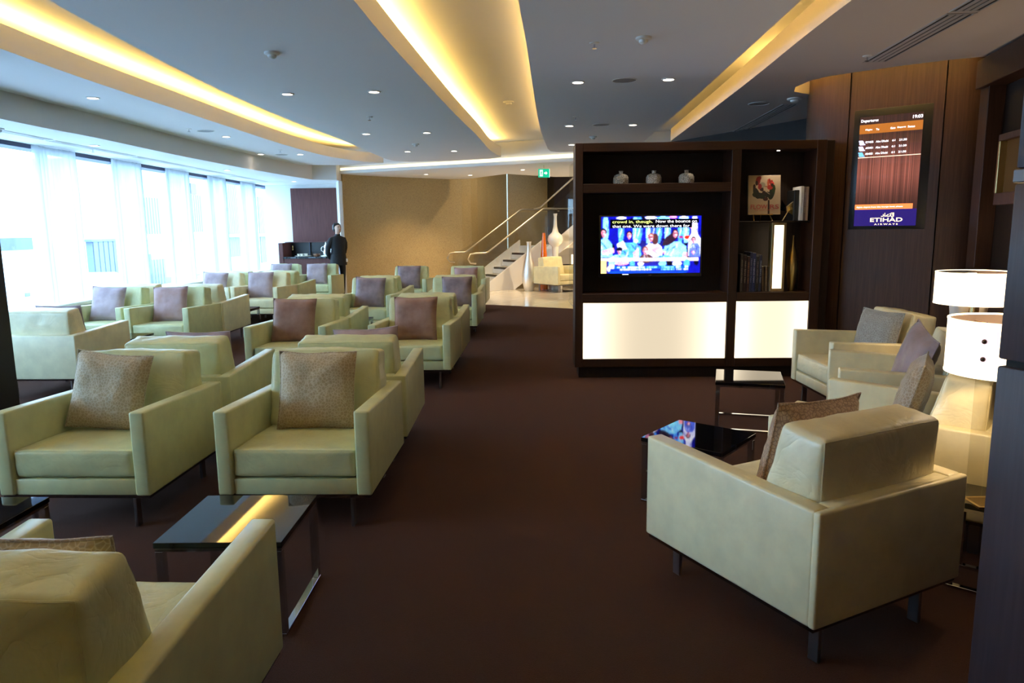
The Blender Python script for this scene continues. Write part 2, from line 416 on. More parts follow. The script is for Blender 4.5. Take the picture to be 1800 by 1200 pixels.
C3R = sm([(1.6, -3), (1.8, 0), (1.95, 3), (2.01, 4.45), (2.07, 5.42), (2.20, 7.12), (2.46, 11.3)])
def panel(name, left, right, end, m):
    return struct(name, prism(list(right) + end + list(left)[::-1], ZP, ZT), m)
panel('ceiling_panel_window', [(-4.6, -3), (-4.62, 6.9), (-4.55, 9.6), (-4.5, 11.8), (-4.32, 14.6)], L1, [(-3.3, 14.75)], mt['grey'])
panel('ceiling_panel_middle', R1, C2L, [(-.35, 13.75), (-1.1, 14.1), (-1.9, 14.2), (-2.2, 14.0)], mt['grey'])
panel('ceiling_panel_aisle', C2R, C3L, [(1.9, 12.1), (1.2, 12.7), (.85, 12.75), (.70, 12.6)], mt['grey'])
RING = [(3.3, 7.62), (3.0, 7.48), (2.80, 7.33), (2.72, 7.10), (2.74, 6.80), (2.82, 6.62), (2.97, 6.47), (3.25, 6.23), (3.53, 6.03), (3.87, 5.87), (4.6, 5.7)]
struct('ceiling_panel_right', prism(list(C3R)[:-1] + [(2.46, 11.3), (6, 11.3), (6, 7.9)] + RING + [(5.9, 5.4), (5.9, -3)], ZP, ZT), mt['taupe'])
# lowered ceiling along the windows and its fascia
BK = sm([(-4.58, -3), (-4.60, 3), (-4.66, 6.9), (-4.58, 8.2), (-4.56, 10.0), (-4.45, 11.9), (-4.30, 13.5), (-4.08, 15.15)])
struct('ceiling_window_side', prism(list(BK) + [(-3.62, 15.3), (-3.62, 18), (XW - .1, 18), (XW - .1, -3)], ZB, ZU - .02), mt['white'])
# stair-side lower ceiling
LIP = [(-3.62, 15.55), (1.22, 13.25), (6, 11)]
struct('ceiling_stair_side', prism([(-3.62, 15.6), (1.22, 13.30), (6, 11.05), (6, 17.6), (1.06, 17.3), (-.08, 16.2), (-1.02, 17.65), (-3.62, 17.8)], ZL, ZL + .06), mt['white'])
struct('ceiling_stair_void', bx(-3.7, 6, 13, 24, 4.4, 4.5), mt['white'])
struct('trim_1', prism([(-3.78, 15.70), (1.22, 13.34), (6, 11.09), (6, 11.2), (1.22, 13.44), (-3.78, 15.80)], ZL + .06, 4.4), mt['white'])
# cove lamps lying on top of the panels
def strip(name, path, off, z, wdt, m, t0=0, t1=None):
    P = [Vector(p) for p in path][t0:t1]; b = bmesh.new(); A = []; B = []
    for i, p in enumerate(P):
        t = (P[min(i + 1, len(P) - 1)] - P[max(i - 1, 0)]).normalized(); nr = Vector((-t.y, t.x))
        a = p + nr * off; c = p + nr * (off + wdt); A.append(b.verts.new((a.x, a.y, z))); B.append(b.verts.new((c.x, c.y, z)))
    for i in range(len(P) - 1): b.faces.new((A[i], A[i + 1], B[i + 1], B[i]))
    return tag(obj(name, b, m, None, False), COVELAB.pop(0), 'cove light')
COVELAB = ['warm strip lamp hidden on the left lip of the leftmost ceiling cove', 'warm strip lamp hidden on the right lip of the leftmost ceiling cove',
           'warm strip lamp hidden on the left lip of the broad middle ceiling cove', 'warm strip lamp hidden on the right lip of the broad middle ceiling cove',
           'warm strip lamp along the left lip of the narrow right ceiling cove', 'warm strip lamp hidden in the ceiling ring around the walnut column']
strip('cove_lamp', L1[:-3], .10, ZT + .004, .03, mt['cove'])
strip('cove_lamp', R1, -.13, ZT + .004, .03, mt['cove2'])
strip('cove_lamp', C2L, .10, ZT + .004, .03, mt['cove'])
strip('cove_lamp', C2R, -.13, ZT + .004, .03, mt['cove2'])
strip('cove_lamp', C3L, .10, ZT + .004, .03, mt['cove'])
strip('cove_lamp', RING[:-1][::-1], .05, ZT + .004, .05, mt['cove'])
b = bmesh.new(); vs = [b.verts.new(p) for p in ((-3.60, 15.59, ZL + .065), (1.22, 13.285, ZL + .065), (1.22, 13.285, ZL + .135), (-3.60, 15.59, ZL + .115))]; b.faces.new(vs)
tag(obj('lip_lamp', b, mt['lip'], None, False), 'long straight warm light line along the edge of the stair ceiling', 'cove light')

# ------------------------------------------------------------------ walls
struct('wall_back', bx(-5.8, 6, -3.3, -3.2, 0, 3.1), mt['wood_dark'])
struct('wall_right', bx(5.9, 6, -3.2, 11, 0, 3.1), mt['wood_dark']); struct('wall_right_stair', bx(5.9, 6, 11, 18.7, 0, 4.45), mt['white'])
def wall_line(name, pts, z0, z1, th, m):
    P = [Vector(p) for p in pts]; A = []; B = []
    for i, p in enumerate(P):
        t = (P[min(i + 1, len(P) - 1)] - P[max(i - 1, 0)]).normalized(); nr = Vector((-t.y, t.x)); A.append(tuple(p)); B.append(tuple(p + nr * th))
    return struct(name, prism(A + B[::-1], z0, z1), m)
# dark wall far right behind the shelf unit
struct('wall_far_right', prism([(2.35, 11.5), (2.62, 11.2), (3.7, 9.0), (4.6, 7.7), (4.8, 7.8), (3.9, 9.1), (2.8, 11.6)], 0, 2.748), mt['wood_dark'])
# woven gold wall behind the chairs
GW = sm([(-3.60, 15.72), (-3.35, 16.1), (-2.6, 16.8), (-1.7, 17.5), (-.98, 18.15), (-.6, 19.3), (-.1, 20.3)], 3)
wall_line('wall_gold', GW, -.01, 4.4, .12, mt['weave'])
wall_line('wall_gold_stair', [(-.07, 20.28), (1.35, 20.9)], -.01, 4.4, .12, mt['weave'])
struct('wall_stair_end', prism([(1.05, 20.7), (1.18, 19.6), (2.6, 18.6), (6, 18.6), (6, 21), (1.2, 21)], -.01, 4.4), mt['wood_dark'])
struct('wall_end_white', prism([(-3.79, 15.95), (-3.66, 15.62), (-3.60, 15.66), (-3.62, 16.2)], 0, ZB), mt['white'])
# bar wall
bw = struct('wall_bar', bx(-5.6, -3.7, 16.75, 16.85, 0, ZB), mt['white'])
obj('wood_panel', bx(-5.02, -3.80, 16.70, 16.75, 0, 2.42, .004, 1), mt['wood_bar'], bw, False)

# ------------------------------------------------------------------ window wall
struct('wall_window_side', bx(XW - .30, XW - .02, -3.2, 17.9, -.1, .55), mt['white'])
tr_ = struct('trim_2', bx(XW - .30, XW + .10, -3.2, 17.9, .55, .59, .006, 1), mt['white'])
struct('trim_3', bx(XW - .28, XW - .04, -3.2, 17.9, ZB - .05, ZB), mat('dark_blind_cassette', (.05, .06, .13), .5))
struct('wall_window_end', bx(XW - .3, -5.05, 17.85, 17.95, 0, ZB), mt['white'])
BAY = 1.64; bays = [9.5 + BAY * i for i in range(-5, 6)]
struct('wall_near_left', bx(XW - .30, XW - .02, -3.2, .86, .5, ZB), mt['white'])
mt['mullion'] = mat('white_mullion', (.75, .77, .8), .4)
for i, y in enumerate(bays):
    w_ = obj('window_%d' % (i + 1), bx(XW - .22, XW - .10, y - .43, y - .37, .59, ZB - .05, .004, 1), mt['mullion'], None, False); w_['kind'] = 'structure'
    obj('pane', bx(XW - .165, XW - .155, y - .37, y - .43 + BAY, .60, ZB - .05), mt['glass'], w_, False)
def sheer(y0, y1, zt, zb, seed):
    b = bmesh.new(); N = 90; rows = 10; g = []
    for j in range(rows + 1):
        z = zb + (zt - zb) * j / rows; r = []
        for i in range(N + 1):
            s = i / N; y = y0 + (y1 - y0) * s
            ph = 2 * PI * (7.5 * s + .5 * noise.noise(Vector((s * 6, seed, 0)))); edge = min(1, max(0, abs(s - .52) * 4.2 - .9)); amp = .005 + .030 * edge + .008 * noise.noise(Vector((s * 3, seed, 1)))
            x = XW + .01 + amp * math.sin(ph) + .008 * noise.noise(Vector((s * 20, j * .4, seed)))
            r.append(b.verts.new((x, y + .012 * math.cos(ph), z)))
        g.append(r)
    for j in range(rows):
        for i in range(N): b.faces.new((g[j][i], g[j][i + 1], g[j + 1][i + 1], g[j + 1][i]))
    return b
CL = {9.5: 'first', 11.14: 'second', 12.78: 'third', 14.42: 'fourth', 16.06: 'fifth', 17.7: 'sixth'}
for i, y in enumerate(bays):
    r = round(y, 2)
    if y < 4.0: continue
    lab = 'sheer white curtain panel, %s from the left end of the window wall' % CL[r] if r in CL else 'sheer white curtain panel on the near windows %s' % ('just left of the frame' if y > 7 else 'beside the dark column' if y > 5.5 else 'nearest the camera')
    o = obj('sheer_curtain', sheer(y - .80, y, ZB - .01, .60, i * 1.7), mt['sheer'], None); tag(o, lab, 'curtain', 'sheer curtains along the window wall')

# outside
mt['tarmac'] = mat('tarmac', (.45, .47, .5), .9)
mt['clad'] = mat('ribbed_cladding', (.16, .20, .22), .6); mt['clad_light'] = mat('pale_cladding', (.42, .46, .48), .6); mt['truck_white'] = mat('vehicle_white', (.75, .77, .8), .4)
mt['veh_dark'] = mat('vehicle_dark', (.03, .05, .09), .3); mt['clad_dark'] = mat('slate_cladding', (.10, .13, .19), .6)
struct('ground_apron', bx(-140, XW - .4, -60, 160, -1.5, -1.4), mt['tarmac'])
def ribbed(x, y0, y1, z0, z1, m, parent, step=.35):
    b = bmesh.new(); y = y0
    while y < y1 - .01: bx(x, x + .05, y, min(y + step * .8, y1), z0, z1, bm=b); y += step
    bx(x - .3, x + .02, y0, y1, z0, z1, bm=b); return obj('ribbed_panel', b, m, parent, False)
def wheels(t, ys, r, x0=-.1, x1=.1):
    for yy in ys: obj('wheel', prism_x([(yy + r * math.cos(a * PI / 6), r + r * math.sin(a * PI / 6)) for a in range(12)], x0, x1), mt['veh_dark'], t)
t = thing('terminal_building', 'pale terminal building with ribbed blue grey panels beyond the far windows', 'building', (-20, 40, -1.4))
obj('wall', bx(-6, -.05, -3, 30, 0, 6.6), mt['clad_light'], t, False)
for a in ((-.7, 1.7, 2.8, 4.8), (5.6, 7.3, 2.9, 5.2), (11.4, 13.6, 1.1, 6.4), (17.9, 19.6, .4, 5.6)): ribbed(-.04, *a, mt['clad'], t, .3)
obj('window', bx(-.1, .03, 5.8, 6.6, 5.25, 5.9), mt['veh_dark'], t, False); obj('ledge', bx(-.1, .3, -2.8, 30, 2.5, 2.7), mt['truck_white'], t, False)
t = thing('jet_bridge', 'white passenger boarding bridge with a dark window band, seen through the leftmost window', 'boarding bridge', (-16, 20, -1.4))
obj('tunnel', bx(-2, 0, -9, 4.9, .35, 3.1, .1), mt['truck_white'], t); obj('window_band', bx(-.02, .03, -4, 4.2, 2.35, 2.75), mt['veh_dark'], t, False)
obj('vent', bx(-.02, .03, 3.55, 3.8, .82, .95, .02), mt['clad_dark'], t); obj('leg', bx(-.8, -.3, 3, 3.5, 0, .4), mt['clad_light'], t, False)
t = thing('cargo_container', 'slate blue ribbed container parked beyond the second window', 'container', (-18.6, 33, -1.4))
ribbed(.0, -.8, 1.1, .9, 2.5, mt['clad_dark'], t, .4); obj('base', bx(-.3, .05, -.9, 1.2, 0, .9), mt['truck_white'], t, False); obj('lid', bx(-.4, .1, -1.0, 1.3, 2.5, 2.6), mt['clad_dark'], t, False)
t = thing('baggage_truck', 'white baggage truck with a dark cab beyond the second window', 'truck', (-16, 27, -1.4))
obj('body', bx(-1.5, 0, .2, 2.4, .35, 1.3, .1), mt['truck_white'], t); obj('cab', bx(-1.4, .0, -.3, .2, .35, 2.3, .1), mt['clad_light'], t); obj('cab_window', bx(-.1, .02, -.22, .05, 1.6, 2.1), mt['veh_dark'], t, False)
wheels(t, (.0, 1.0, 2.0), .28)
t = thing('service_lift', 'pale blue ribbed service lift behind the third window', 'vehicle', (-15, 30.2, -1.4))
ribbed(0, -.2, 1.0, .3, 1.75, mt['clad'], t, .25); obj('mast', bx(-.1, .1, -.45, -.28, .1, 2.0), mt['veh_dark'], t, False); wheels(t, (0, .8), .2, .0, .12)
t = thing('tow_tractor', 'low blue tow tractor behind the fourth window', 'vehicle', (-13, 30, -1.4))
obj('body', bx(-1.2, 0, -.6, .9, .25, 1.1, .1), mt['clad'], t); obj('cab', bx(-1.1, -.1, -.3, .4, 1.1, 1.45, .05), mt['clad_light'], t); wheels(t, (-.3, .6), .25, 0, .12)

# ------------------------------------------------------------------ dark column on the left, walnut column, right wall, near pillar
struct('wall_column_left', bx(-4.25, -3.52, 4.62, 5.0, 0, ZP, .004, 1), mat('black_brown_column', (.008, .005, .006), .5))
wc = struct('wall_column', prism([(3.30, 7.7), (3.12, 7.62), (3.04, 7.4), (3.06, 7.22), (3.14, 7.08), (3.25, 6.99), (3.86, 6.49), (4.10, 6.42), (4.35, 6.5), (4.5, 7.7)], 0, ZU), mt['gap'])
def veneer(pts, z0, z1, th, parent, name='wood_panel', m=None):
    P = [Vector(p) for p in pts]; A = []; B = []
    for i, p in enumerate(P):
        t = (P[min(i + 1, len(P) - 1)] - P[max(i - 1, 0)]).normalized(); nr = Vector((t.y, -t.x)); A.append(tuple(p)); B.append(tuple(p + nr * th))
    return obj(name, prism(A + B[::-1], z0, z1), m or mt['wood_wall'], parent)
DIRC = Vector((.61, -.50)).normalized(); s0 = Vector((3.205, 6.985)); s1 = s0 + DIRC * .775
veneer(sm([(3.3, 7.74), (3.10, 7.66), (3.02, 7.42), (3.035, 7.22), (3.10, 7.09), tuple(s0 - DIRC * .008)], 4), .0, ZU, .02, wc)
veneer([tuple(s0 + DIRC * .004), tuple(s1 - DIRC * .004)], 0, ZU, .02, wc)
veneer(sm([tuple(s1 + DIRC * .004), (3.96, 6.41), (4.14, 6.40), (4.35, 6.47)], 4), 0, ZU, .02, wc)
# right wall with a framed amber niche
dw = Vector((3.375 - 3.493, 4.954 - 5.470)).normalized(); p0 = Vector((3.80, 5.98)); nrm = Vector((dw.y, -dw.x))
wr = bpy.data.objects.new('wall_niche', None); C.objects.link(wr); wr['kind'] = 'structure'
ang = math.atan2(dw.y, dw.x); wr.location = (p0.x, p0.y, 0); wr.rotation_euler = (0, 0, ang)
# local: +x runs towards the camera along the wall, room side is -y
obj('frame_header', bx(0, 2.6, -.06, .1, 2.51, 2.73, .004, 1), mt['wood'], wr, False)
obj('back_panel', bx(0, 2.9, .10, .16, 0, 2.51), mt['wood_dark'], wr, False)
obj('stile', bx(0, .17, -.02, .1, 0, 2.51, .003, 1), mt['wood'], wr, False)
obj('niche_frame', bx(.32, 1.4, .02, .10, 1.59, 1.68, .003, 1), mt['wood_wall'], wr, False)
obj('niche_frame', bx(.32, 1.4, .02, .10, 2.07, 2.12, .003, 1), mt['wood_wall'], wr, False)
obj('niche_frame', bx(.32, .35, .02, .10, 1.68, 2.07, .003, 1), mt['gold'], wr, False)
obj('amber_panel', bx(.35, 1.4, .07, .09, 1.68, 2.07), mat('amber_glass', (.022, .009, .001), .7, emit=(.9, .42, .04), es=.025), wr, False)
obj('low_panel', bx(.0, 2.9, -.02, .10, 0, 1.1, .003, 1), mt['wood'], wr, False)
# near pillar at the right edge of the frame
pd = Vector((.28, -.96)).normalized(); pc = Vector((1.343, 1.95))
pl = bpy.data.objects.new('wall_pillar', None); C.objects.link(pl); pl['kind'] = 'structure'; pl.location = (pc.x, pc.y, 0); pl.rotation_euler = (0, 0, math.atan2(pd.y, pd.x))
mt['pillar'] = wood('dark_blue_brown_veneer', (.034, .026, .034), (.052, .040, .050), rough=.42)
obj('wood_panel', bx(0, 1.2, 0, .9, 0, 1.062, .006), mt['pillar'], pl); obj('wood_panel', bx(0, 1.2, 0, .9, 1.082, 1.555, .006), mt['pillar'], pl)
obj('joint', bx(.01, 1.2, .02, .88, 1.06, 1.085), mt['gap'], pl, False)
obj('trim_band', bx(-.004, 1.2, -.004, .9, 1.557, 1.592, .003, 1), mat('pale_band', (.09, .085, .10), .4), pl)
obj('wood_panel', bx(0, 1.2, 0, .9, 1.594, ZP - .01, .006), mt['pillar'], pl)

# ------------------------------------------------------------------ armchairs
CW, CDp, CT = .757, .86, .075
def make_chair(label, lm, seed=0, folds=.007):
    t = thing('armchair', label, 'armchair')
    for s in (-1, 1):
        x0, x1 = (CW / 2 - CT, CW / 2) if s > 0 else (-CW / 2, -CW / 2 + CT)
        obj('armrest', prism_x([(0, .18), (CDp - .022, .18), (CDp - .022, .571), (0, .602)], x0, x1, .011, 3), lm, t)
    obj('backrest', bx(-CW / 2 + CT - .001, CW / 2 - CT + .001, CDp - .078, CDp - .001, .18, .571, .010, 3), lm, t)
    obj('back_panel', bx(-CW / 2, CW / 2, CDp - .030, CDp, .18, .571, .010, 3), lm, t)
    obj('front_rail', bx(-CW / 2 + CT, CW / 2 - CT, .012, .10, .18, .262, .008, 2), lm, t)
    x = CW / 2 - CT - .002
    sc_ = obj('seat_cushion', cushion([(-x, .014, .268), (x, .014, .268), (-x, .70, .262), (x, .70, .262), (-x, .014, .408), (x, .014, .408), (-x, .70, .385), (x, .70, .385)], 20, .020, .010, folds * .6, seed), SOFT[lm.name], t)
    obj('piping', tube(RIMS['top'], .0024, 5, closed=True), lm, sc_)
    bc_ = obj('back_cushion', cushion([(-x - .01, .515, .385), (x + .01, .515, .385), (-x + .01, .785, .40), (x - .01, .785, .40),
                                 (-x + .005, .625, .795), (x - .005, .625, .795), (-x + .005, .795, .772), (x - .005, .795, .772)], 22, .024, .014, folds, seed + 2), SOFT[lm.name], t)
    # welt seam round the back face of the cushion
    pb = tube(RIMS['back'], .0030, 5, closed=True); tube(RIMS['front'], .0026, 5, bm=pb, closed=True)
    obj('piping', pb, lm, bc_)
    obj('base_rail', bx(-CW / 2 + .01, CW / 2 - .01, .012, CDp - .012, .166, .181), mt['dark_chrome'], t, False)
    for sx in (-1, 1):
        for yy in (.06, CDp - .10): obj('leg', bx(sx * .264 - .008, sx * .264 + .008, yy - .006, yy + .036, 0, .167, .002, 1), mt['leg_metal'], t, False)
    return t
protos = {}
def chair(kind, x, y, rz, label, group=None):
    if kind not in protos:
        k, seed = kind; protos[kind] = make_chair(label, mt[k], seed); t = protos[kind]
        t.location = (x, y, 0); t.rotation_euler = (0, 0, rz); t['label'] = label
        if group: t['group'] = group
        return t
    t = dup(protos[kind], (x, y, 0), rz, label)
    if 'group' in t: del t['group']
    if group: t['group'] = group
    return t
LE, IV, YE = ('leather', 0), ('leather_cream', 5), ('leather_yellow', 9)
LE2 = ('leather', 4)
gA = 'pale green leather armchairs in the rows left of the aisle'; gW = 'armchairs in the rows by the windows'; gR = 'ivory armchairs on the right of the aisle'
CH = [
 (LE, -1.065, 3.334, -.035, 'pale green armchair by the aisle, right one of the two nearest front-facing chairs', gA),
 (LE2, -2.153, 3.362, -.037, 'pale green armchair, left one of the two nearest front-facing chairs', gA),
 (LE, -1.028, 5.175, PI - .006, 'green leather armchair seen from behind, back to back with the nearest aisle chair', gA),
 (LE, -2.12, 5.21, PI - .01, 'green leather armchair seen from behind, back to back with the nearest left chair', gA),
 (LE2, -1.094, 2.06, PI - .032, 'pale green armchair seen from behind at the bottom left corner of the photo', gA),
 (LE, -.935, 6.453, -.046, 'green leather armchair with a brown cushion beside the aisle in the second row', gA),
 (LE2, -.861, 8.215, PI - .038, 'green armchair facing away, behind the brown-cushioned aisle chair of the second row', gA),
 (LE2, -2.059, 6.435, -.021, 'green leather armchair with a mauve brown cushion, left one of the second row', gA),
 (LE, -2.02, 8.20, PI - .02, 'green armchair facing away, behind the left chair of the second row', gA),
 (LE, -.832, 9.453, -.055, 'pale green armchair with a purple grey cushion beside the aisle in the third row', gA),
 (LE2, -.785, 11.20, PI - .05, 'green armchair facing away, behind the aisle chair of the third row', gA),
 (LE, -1.97, 9.49, -.05, 'pale green armchair with a purple grey cushion, left one of the third row', gA),
 (LE2, -1.90, 11.24, PI - .05, 'green armchair facing away, behind the left chair of the third row', gA),
 (LE, -.82, 12.44, -.05, 'pale green armchair farthest along the aisle before the stairs', gA),
 (LE2, -1.87, 12.64, -.05, 'pale green armchair against the gold wall, left of the farthest aisle chair', gA),
 (IV, -4.18, 7.09, PI - .037, 'pale armchair seen from behind beside the dark left column', gW),
 (LE, -4.07, 8.16, -.04, 'light green armchair with a pinkish cushion, right one of the nearest window row', gW),
 (LE2, -4.90, 8.28, -.04, 'light green armchair with a lilac cushion, left one of the nearest window row', gW),
 (IV, -4.01, 9.93, PI - .03, 'cream armchair facing away behind the pinkish-cushioned window chair', gW),
 (YE, -4.86, 10.05, PI - .03, 'cream armchair facing away behind the lilac-cushioned window chair', gW),
 (YE, -4.01, 11.15, -.07, 'cream yellow armchair with a mauve cushion, right one of the second window row', gW),
 (IV, -4.79, 11.22, -.07, 'cream armchair with a lilac cushion, left one of the second window row', gW),
 (LE, -3.89, 12.92, PI - .06, 'green armchair facing away behind the cream yellow chair of the second window row', gW),
 (LE2, -4.68, 12.98, PI - .06, 'green armchair facing away behind the left cream chair of the second window row', gW),
 (LE, -3.875, 14.0, -.05, 'light green armchair with a mauve cushion in front of the standing person', gW),
 (LE2, -4.66, 14.1, -.05, 'light green armchair in front of the bar counter, nearest the far windows', gW),
 (IV, .89, 3.036, 3.614, 'large ivory armchair seen from behind at the lower right', gR),
 (IV, 2.345, 5.545, -PI / 2, 'ivory armchair in front of the departures screen, farthest of the right-hand group', gR),
 (IV, 2.083, 4.568, -1.908, 'ivory armchair with a purple velvet cushion, second from the departures screen', gR),
 (IV, 1.586, 3.692, -2.222, 'ivory armchair with a grey beige cushion just behind the large one at lower right', gR),
 (YE, 1.35, 16.44, .67, 'pale yellow armchair on the polished tiles beside the stairs', None),
]
for c_ in CH: chair(*c_)

# ------------------------------------------------------------------ scatter cushions
mt['pil_gold'] = fabric('gold_croc_fabric', (.35, .28, .17), (.50, .43, .31), 'scale')
mt['pil_brown'] = fabric('brown_velvet_fabric', (.22, .115, .085), (.33, .20, .165), 'v')
mt['pil_mauve'] = fabric('mauve_velvet_fabric', (.30, .215, .235), (.42, .32, .34), 'v')
mt['pil_pink'] = fabric('pinkish_velvet_fabric', (.34, .20, .18), (.42, .28, .29), 'v')
mt['pil_purple'] = fabric('purple_grey_velvet', (.17, .12, .135), (.28, .215, .24), 'v')
mt['pil_grey'] = fabric('grey_croc_fabric', (.20, .20, .19), (.30, .31, .31), 'scale')
mt['pil_taupe'] = fabric('taupe_croc_fabric', (.24, .18, .12), (.34, .29, .24), 'scale')
mt['pil_snake'] = fabric('brown_snake_fabric', (.34, .22, .14), (.17, .10, .065), 'scale')
def pillow_bm(sz, th, seed):
    b = bmesh.new(); N = 18; top = []; bot = []
    def P(i, j, s):
        u = -1 + 2 * i / N; v_ = -1 + 2 * j / N
        k = 1 - .055 * (1 - abs(v_) ** 2) if True else 1
        x = u * (1 - .06 * (1 - v_ * v_)) * sz / 2 * 1.03; z = v_ * (1 - .06 * (1 - u * u)) * sz / 2 * 1.03
        h = th / 2 * (max(0, (1 - u ** 4)) * max(0, (1 - v_ ** 4))) ** .55
        wv = .008 * noise.noise(Vector((x * 14, z * 14, seed + s))) + .004 * noise.noise(Vector((x * 40, z * 40, seed + s)))
        e = min(1, 6 * (1 - max(abs(u), abs(v_))))
        return Vector((x, s * (h + wv * e), z + .006 * noise.noise(Vector((x * 8, seed, 0)))))
    for s, L in ((-1, top), (1, bot)):
        for i in range(N + 1):
            L.append([])
            for j in range(N + 1):
                edge = i in (0, N) or j in (0, N)
                L[i].append(top[i][j] if (s > 0 and edge) else b.verts.new(P(i, j, s)))
    for L in (top, bot):
        for i in range(N):
            for j in range(N): b.faces.new((L[i][j], L[i + 1][j], L[i + 1][j + 1], L[i][j + 1]))
    rim = [top[i][0].co.copy() for i in range(N)] + [top[N][j].co.copy() for j in range(N)] + [top[N - i][N].co.copy() for i in range(N)] + [top[0][N - j].co.copy() for j in range(N)]
    return b, rim
pilmesh = {}
def pillow(mk, cx, cy, crz, lx, ly, lz, label, tilt=.25, roll=0.0, sz=.41, th=.13, yaw=0, flip=False, cat='cushion', group='scatter cushions on the armchairs', pip=None):
    """lx,ly,lz: pillow centre in the frame of the chair standing at cx,cy turned by crz"""
    c, s = math.cos(crz), math.sin(crz)
    t = thing('scatter_cushion', label, cat, (cx + lx * c - ly * s, cy + lx * s + ly * c, lz), 0, group)
    t.rotation_mode = 'XYZ'
    R_ = Matrix.Rotation(crz + yaw, 4, 'Z') @ Matrix.Rotation(-tilt, 4, 'X') @ Matrix.Rotation(roll, 4, 'Y')
    t.rotation_euler = R_.to_euler()
    seed = len(pilmesh) * 2.3; b, rim = pillow_bm(sz, th, seed); pilmesh[label] = 1
    cv_ = obj('cover', b, mt[mk], t); obj('piping', tube(rim, .0045, 6, closed=True), mt[pip or mk], cv_)
    return t
def pl_on(i, mk, label, lx=0, ly=.47, lz=.602, **k):
    c_ = CH[i]; pillow(mk, c_[1], c_[2], c_[3], lx, ly, lz, label, **k)
pl_on(0, 'pil_gold', 'gold crocodile-pattern cushion on the near front-facing chair beside the aisle', lx=-.01, ly=.462)
pl_on(1, 'pil_gold', 'gold crocodile-pattern cushion leaning on the nearest left front-facing chair', lx=-.06, ly=.455, roll=.10, tilt=.28)
pl_on(2, 'pil_mauve', 'mauve cushion mostly hidden behind the backrest of the back-to-back aisle chair', lx=-.08, ly=.47, lz=.615, tilt=.22, roll=.05)
pl_on(3, 'pil_mauve', 'mauve cushion mostly hidden behind the backrest of the back-to-back left chair', lx=-.05, lz=.60, tilt=.22)
pl_on(4, 'pil_gold', 'gold cushion peeking over the backrest of the bottom left chair', lx=.015, ly=.47, lz=.565, tilt=.24, sz=.42, th=.14, pip='pil_taupe')
pl_on(5, 'pil_brown', 'rusty brown velvet cushion beside the aisle in the second row', lx=-.02, ly=.46)
pl_on(7, 'pil_brown', 'mauve brown creased velvet cushion on the left chair of the second row', lx=-.06, ly=.46, roll=.03)
pl_on(9, 'pil_purple', 'purple grey cushion on the aisle chair of the third row', lx=.05)
pl_on(11, 'pil_purple', 'purple grey cushion on the left chair of the third row', lx=-.02, roll=.04)
pl_on(13, 'pil_pink', 'pinkish patterned cushion on the farthest aisle chair', lx=-.02, lz=.57)
pl_on(14, 'pil_purple', 'purple grey cushion on the last chair against the gold wall', lx=-.02)
pl_on(15, 'pil_mauve', 'mauve cushion hidden behind the backrest of the chair beside the dark column', lx=-.03, lz=.60)
pl_on(16, 'pil_pink', 'pinkish velvet cushion on the right chair of the nearest window row', lx=-.07, roll=-.03)
pl_on(17, 'pil_mauve', 'lilac velvet cushion on the left chair of the nearest window row', lx=-.06, roll=.05)
pl_on(20, 'pil_mauve', 'mauve cushion on the cream yellow chair of the second window row', lx=-.09)
pl_on(21, 'pil_mauve', 'lilac cushion on the left cream chair of the second window row', lx=-.08, roll=.06)
pl_on(24, 'pil_mauve', 'mauve cushion on the chair in front of the standing person', lx=-.06)
pl_on(25, 'pil_mauve', 'lilac cushion on the chair in front of the bar counter', lx=-.02)
pl_on(26, 'pil_snake', 'brown snakeskin-pattern cushion on the large ivory chair at lower right', lx=-.035, ly=.45, lz=.595, tilt=.20, roll=-.04, sz=.43, th=.15)
pl_on(27, 'pil_grey', 'grey crocodile-pattern cushion on the chair below the departures screen', lx=.11, ly=.45, lz=.60, yaw=.25)
pl_on(28, 'pil_purple', 'purple velvet cushion standing on one corner of its ivory chair', lx=.12, ly=.44, lz=.62, yaw=.15, roll=.22)
pl_on(29, 'pil_taupe', 'grey beige crocodile-pattern cushion on the chair behind the large ivory one', lx=-.04, ly=.45, lz=.60, yaw=.1)

# ------------------------------------------------------------------ side tables
def side_table(x, y, rz, label, sx=.46, sy=.46, h=.365, loops='y', sz=.028):
    t = thing('side_table', label, 'table', (x, y, 0), rz, 'black glass side tables with chrome frames')
    obj('table_top', bx(-sx / 2, sx / 2, -sy / 2, sy / 2, h - .022, h, .0015, 1), mt['black_glass'], t, False)
    b = bx(-sx / 2 + .004, sx / 2 - .004, -sy / 2 + .004, sy / 2 - .004, h - .036, h - .022); obj('frame_rim', b, mt['chrome'], t, False)
    for s in (-1, 1):
        if loops == 'y':
            x0, x1 = (sx / 2 - sz - .004, sx / 2 - .004) if s > 0 else (-sx / 2 + .004, -sx / 2 + sz + .004)
            a0, a1 = -sy / 2 + .004, sy / 2 - .004
            for yy in (a0, a1 - sz): obj('leg', bx(x0, x1, yy, yy + sz, .012, h - .036, .001, 1), mt['chrome'], t, False)
            obj('floor_bar', bx(x0, x1, a0, a1, 0, .012, .001, 1), mt['chrome'], t, False)
        else:
            y0, y1 = (sy / 2 - sz - .004, sy / 2 - .004) if s > 0 else (-sy / 2 + .004, -sy / 2 + sz + .004)
            a0, a1 = -sx / 2 + .004, sx / 2 - .004
            for xx in (a0, a1 - sz): obj('leg', bx(xx, xx + sz, y0, y1, .012, h - .036, .001, 1), mt['chrome'], t, False)
            obj('floor_bar', bx(a0, a1, y0, y1, 0, .012, .001, 1), mt['chrome'], t, False)
    return t
side_table(-1.052, 2.632, -.01, 'black glass side table with chrome frame between the nearest facing chairs')
side_table(-2.18, 2.645, -.02, 'black glass side table cut off by the left edge of the photo')
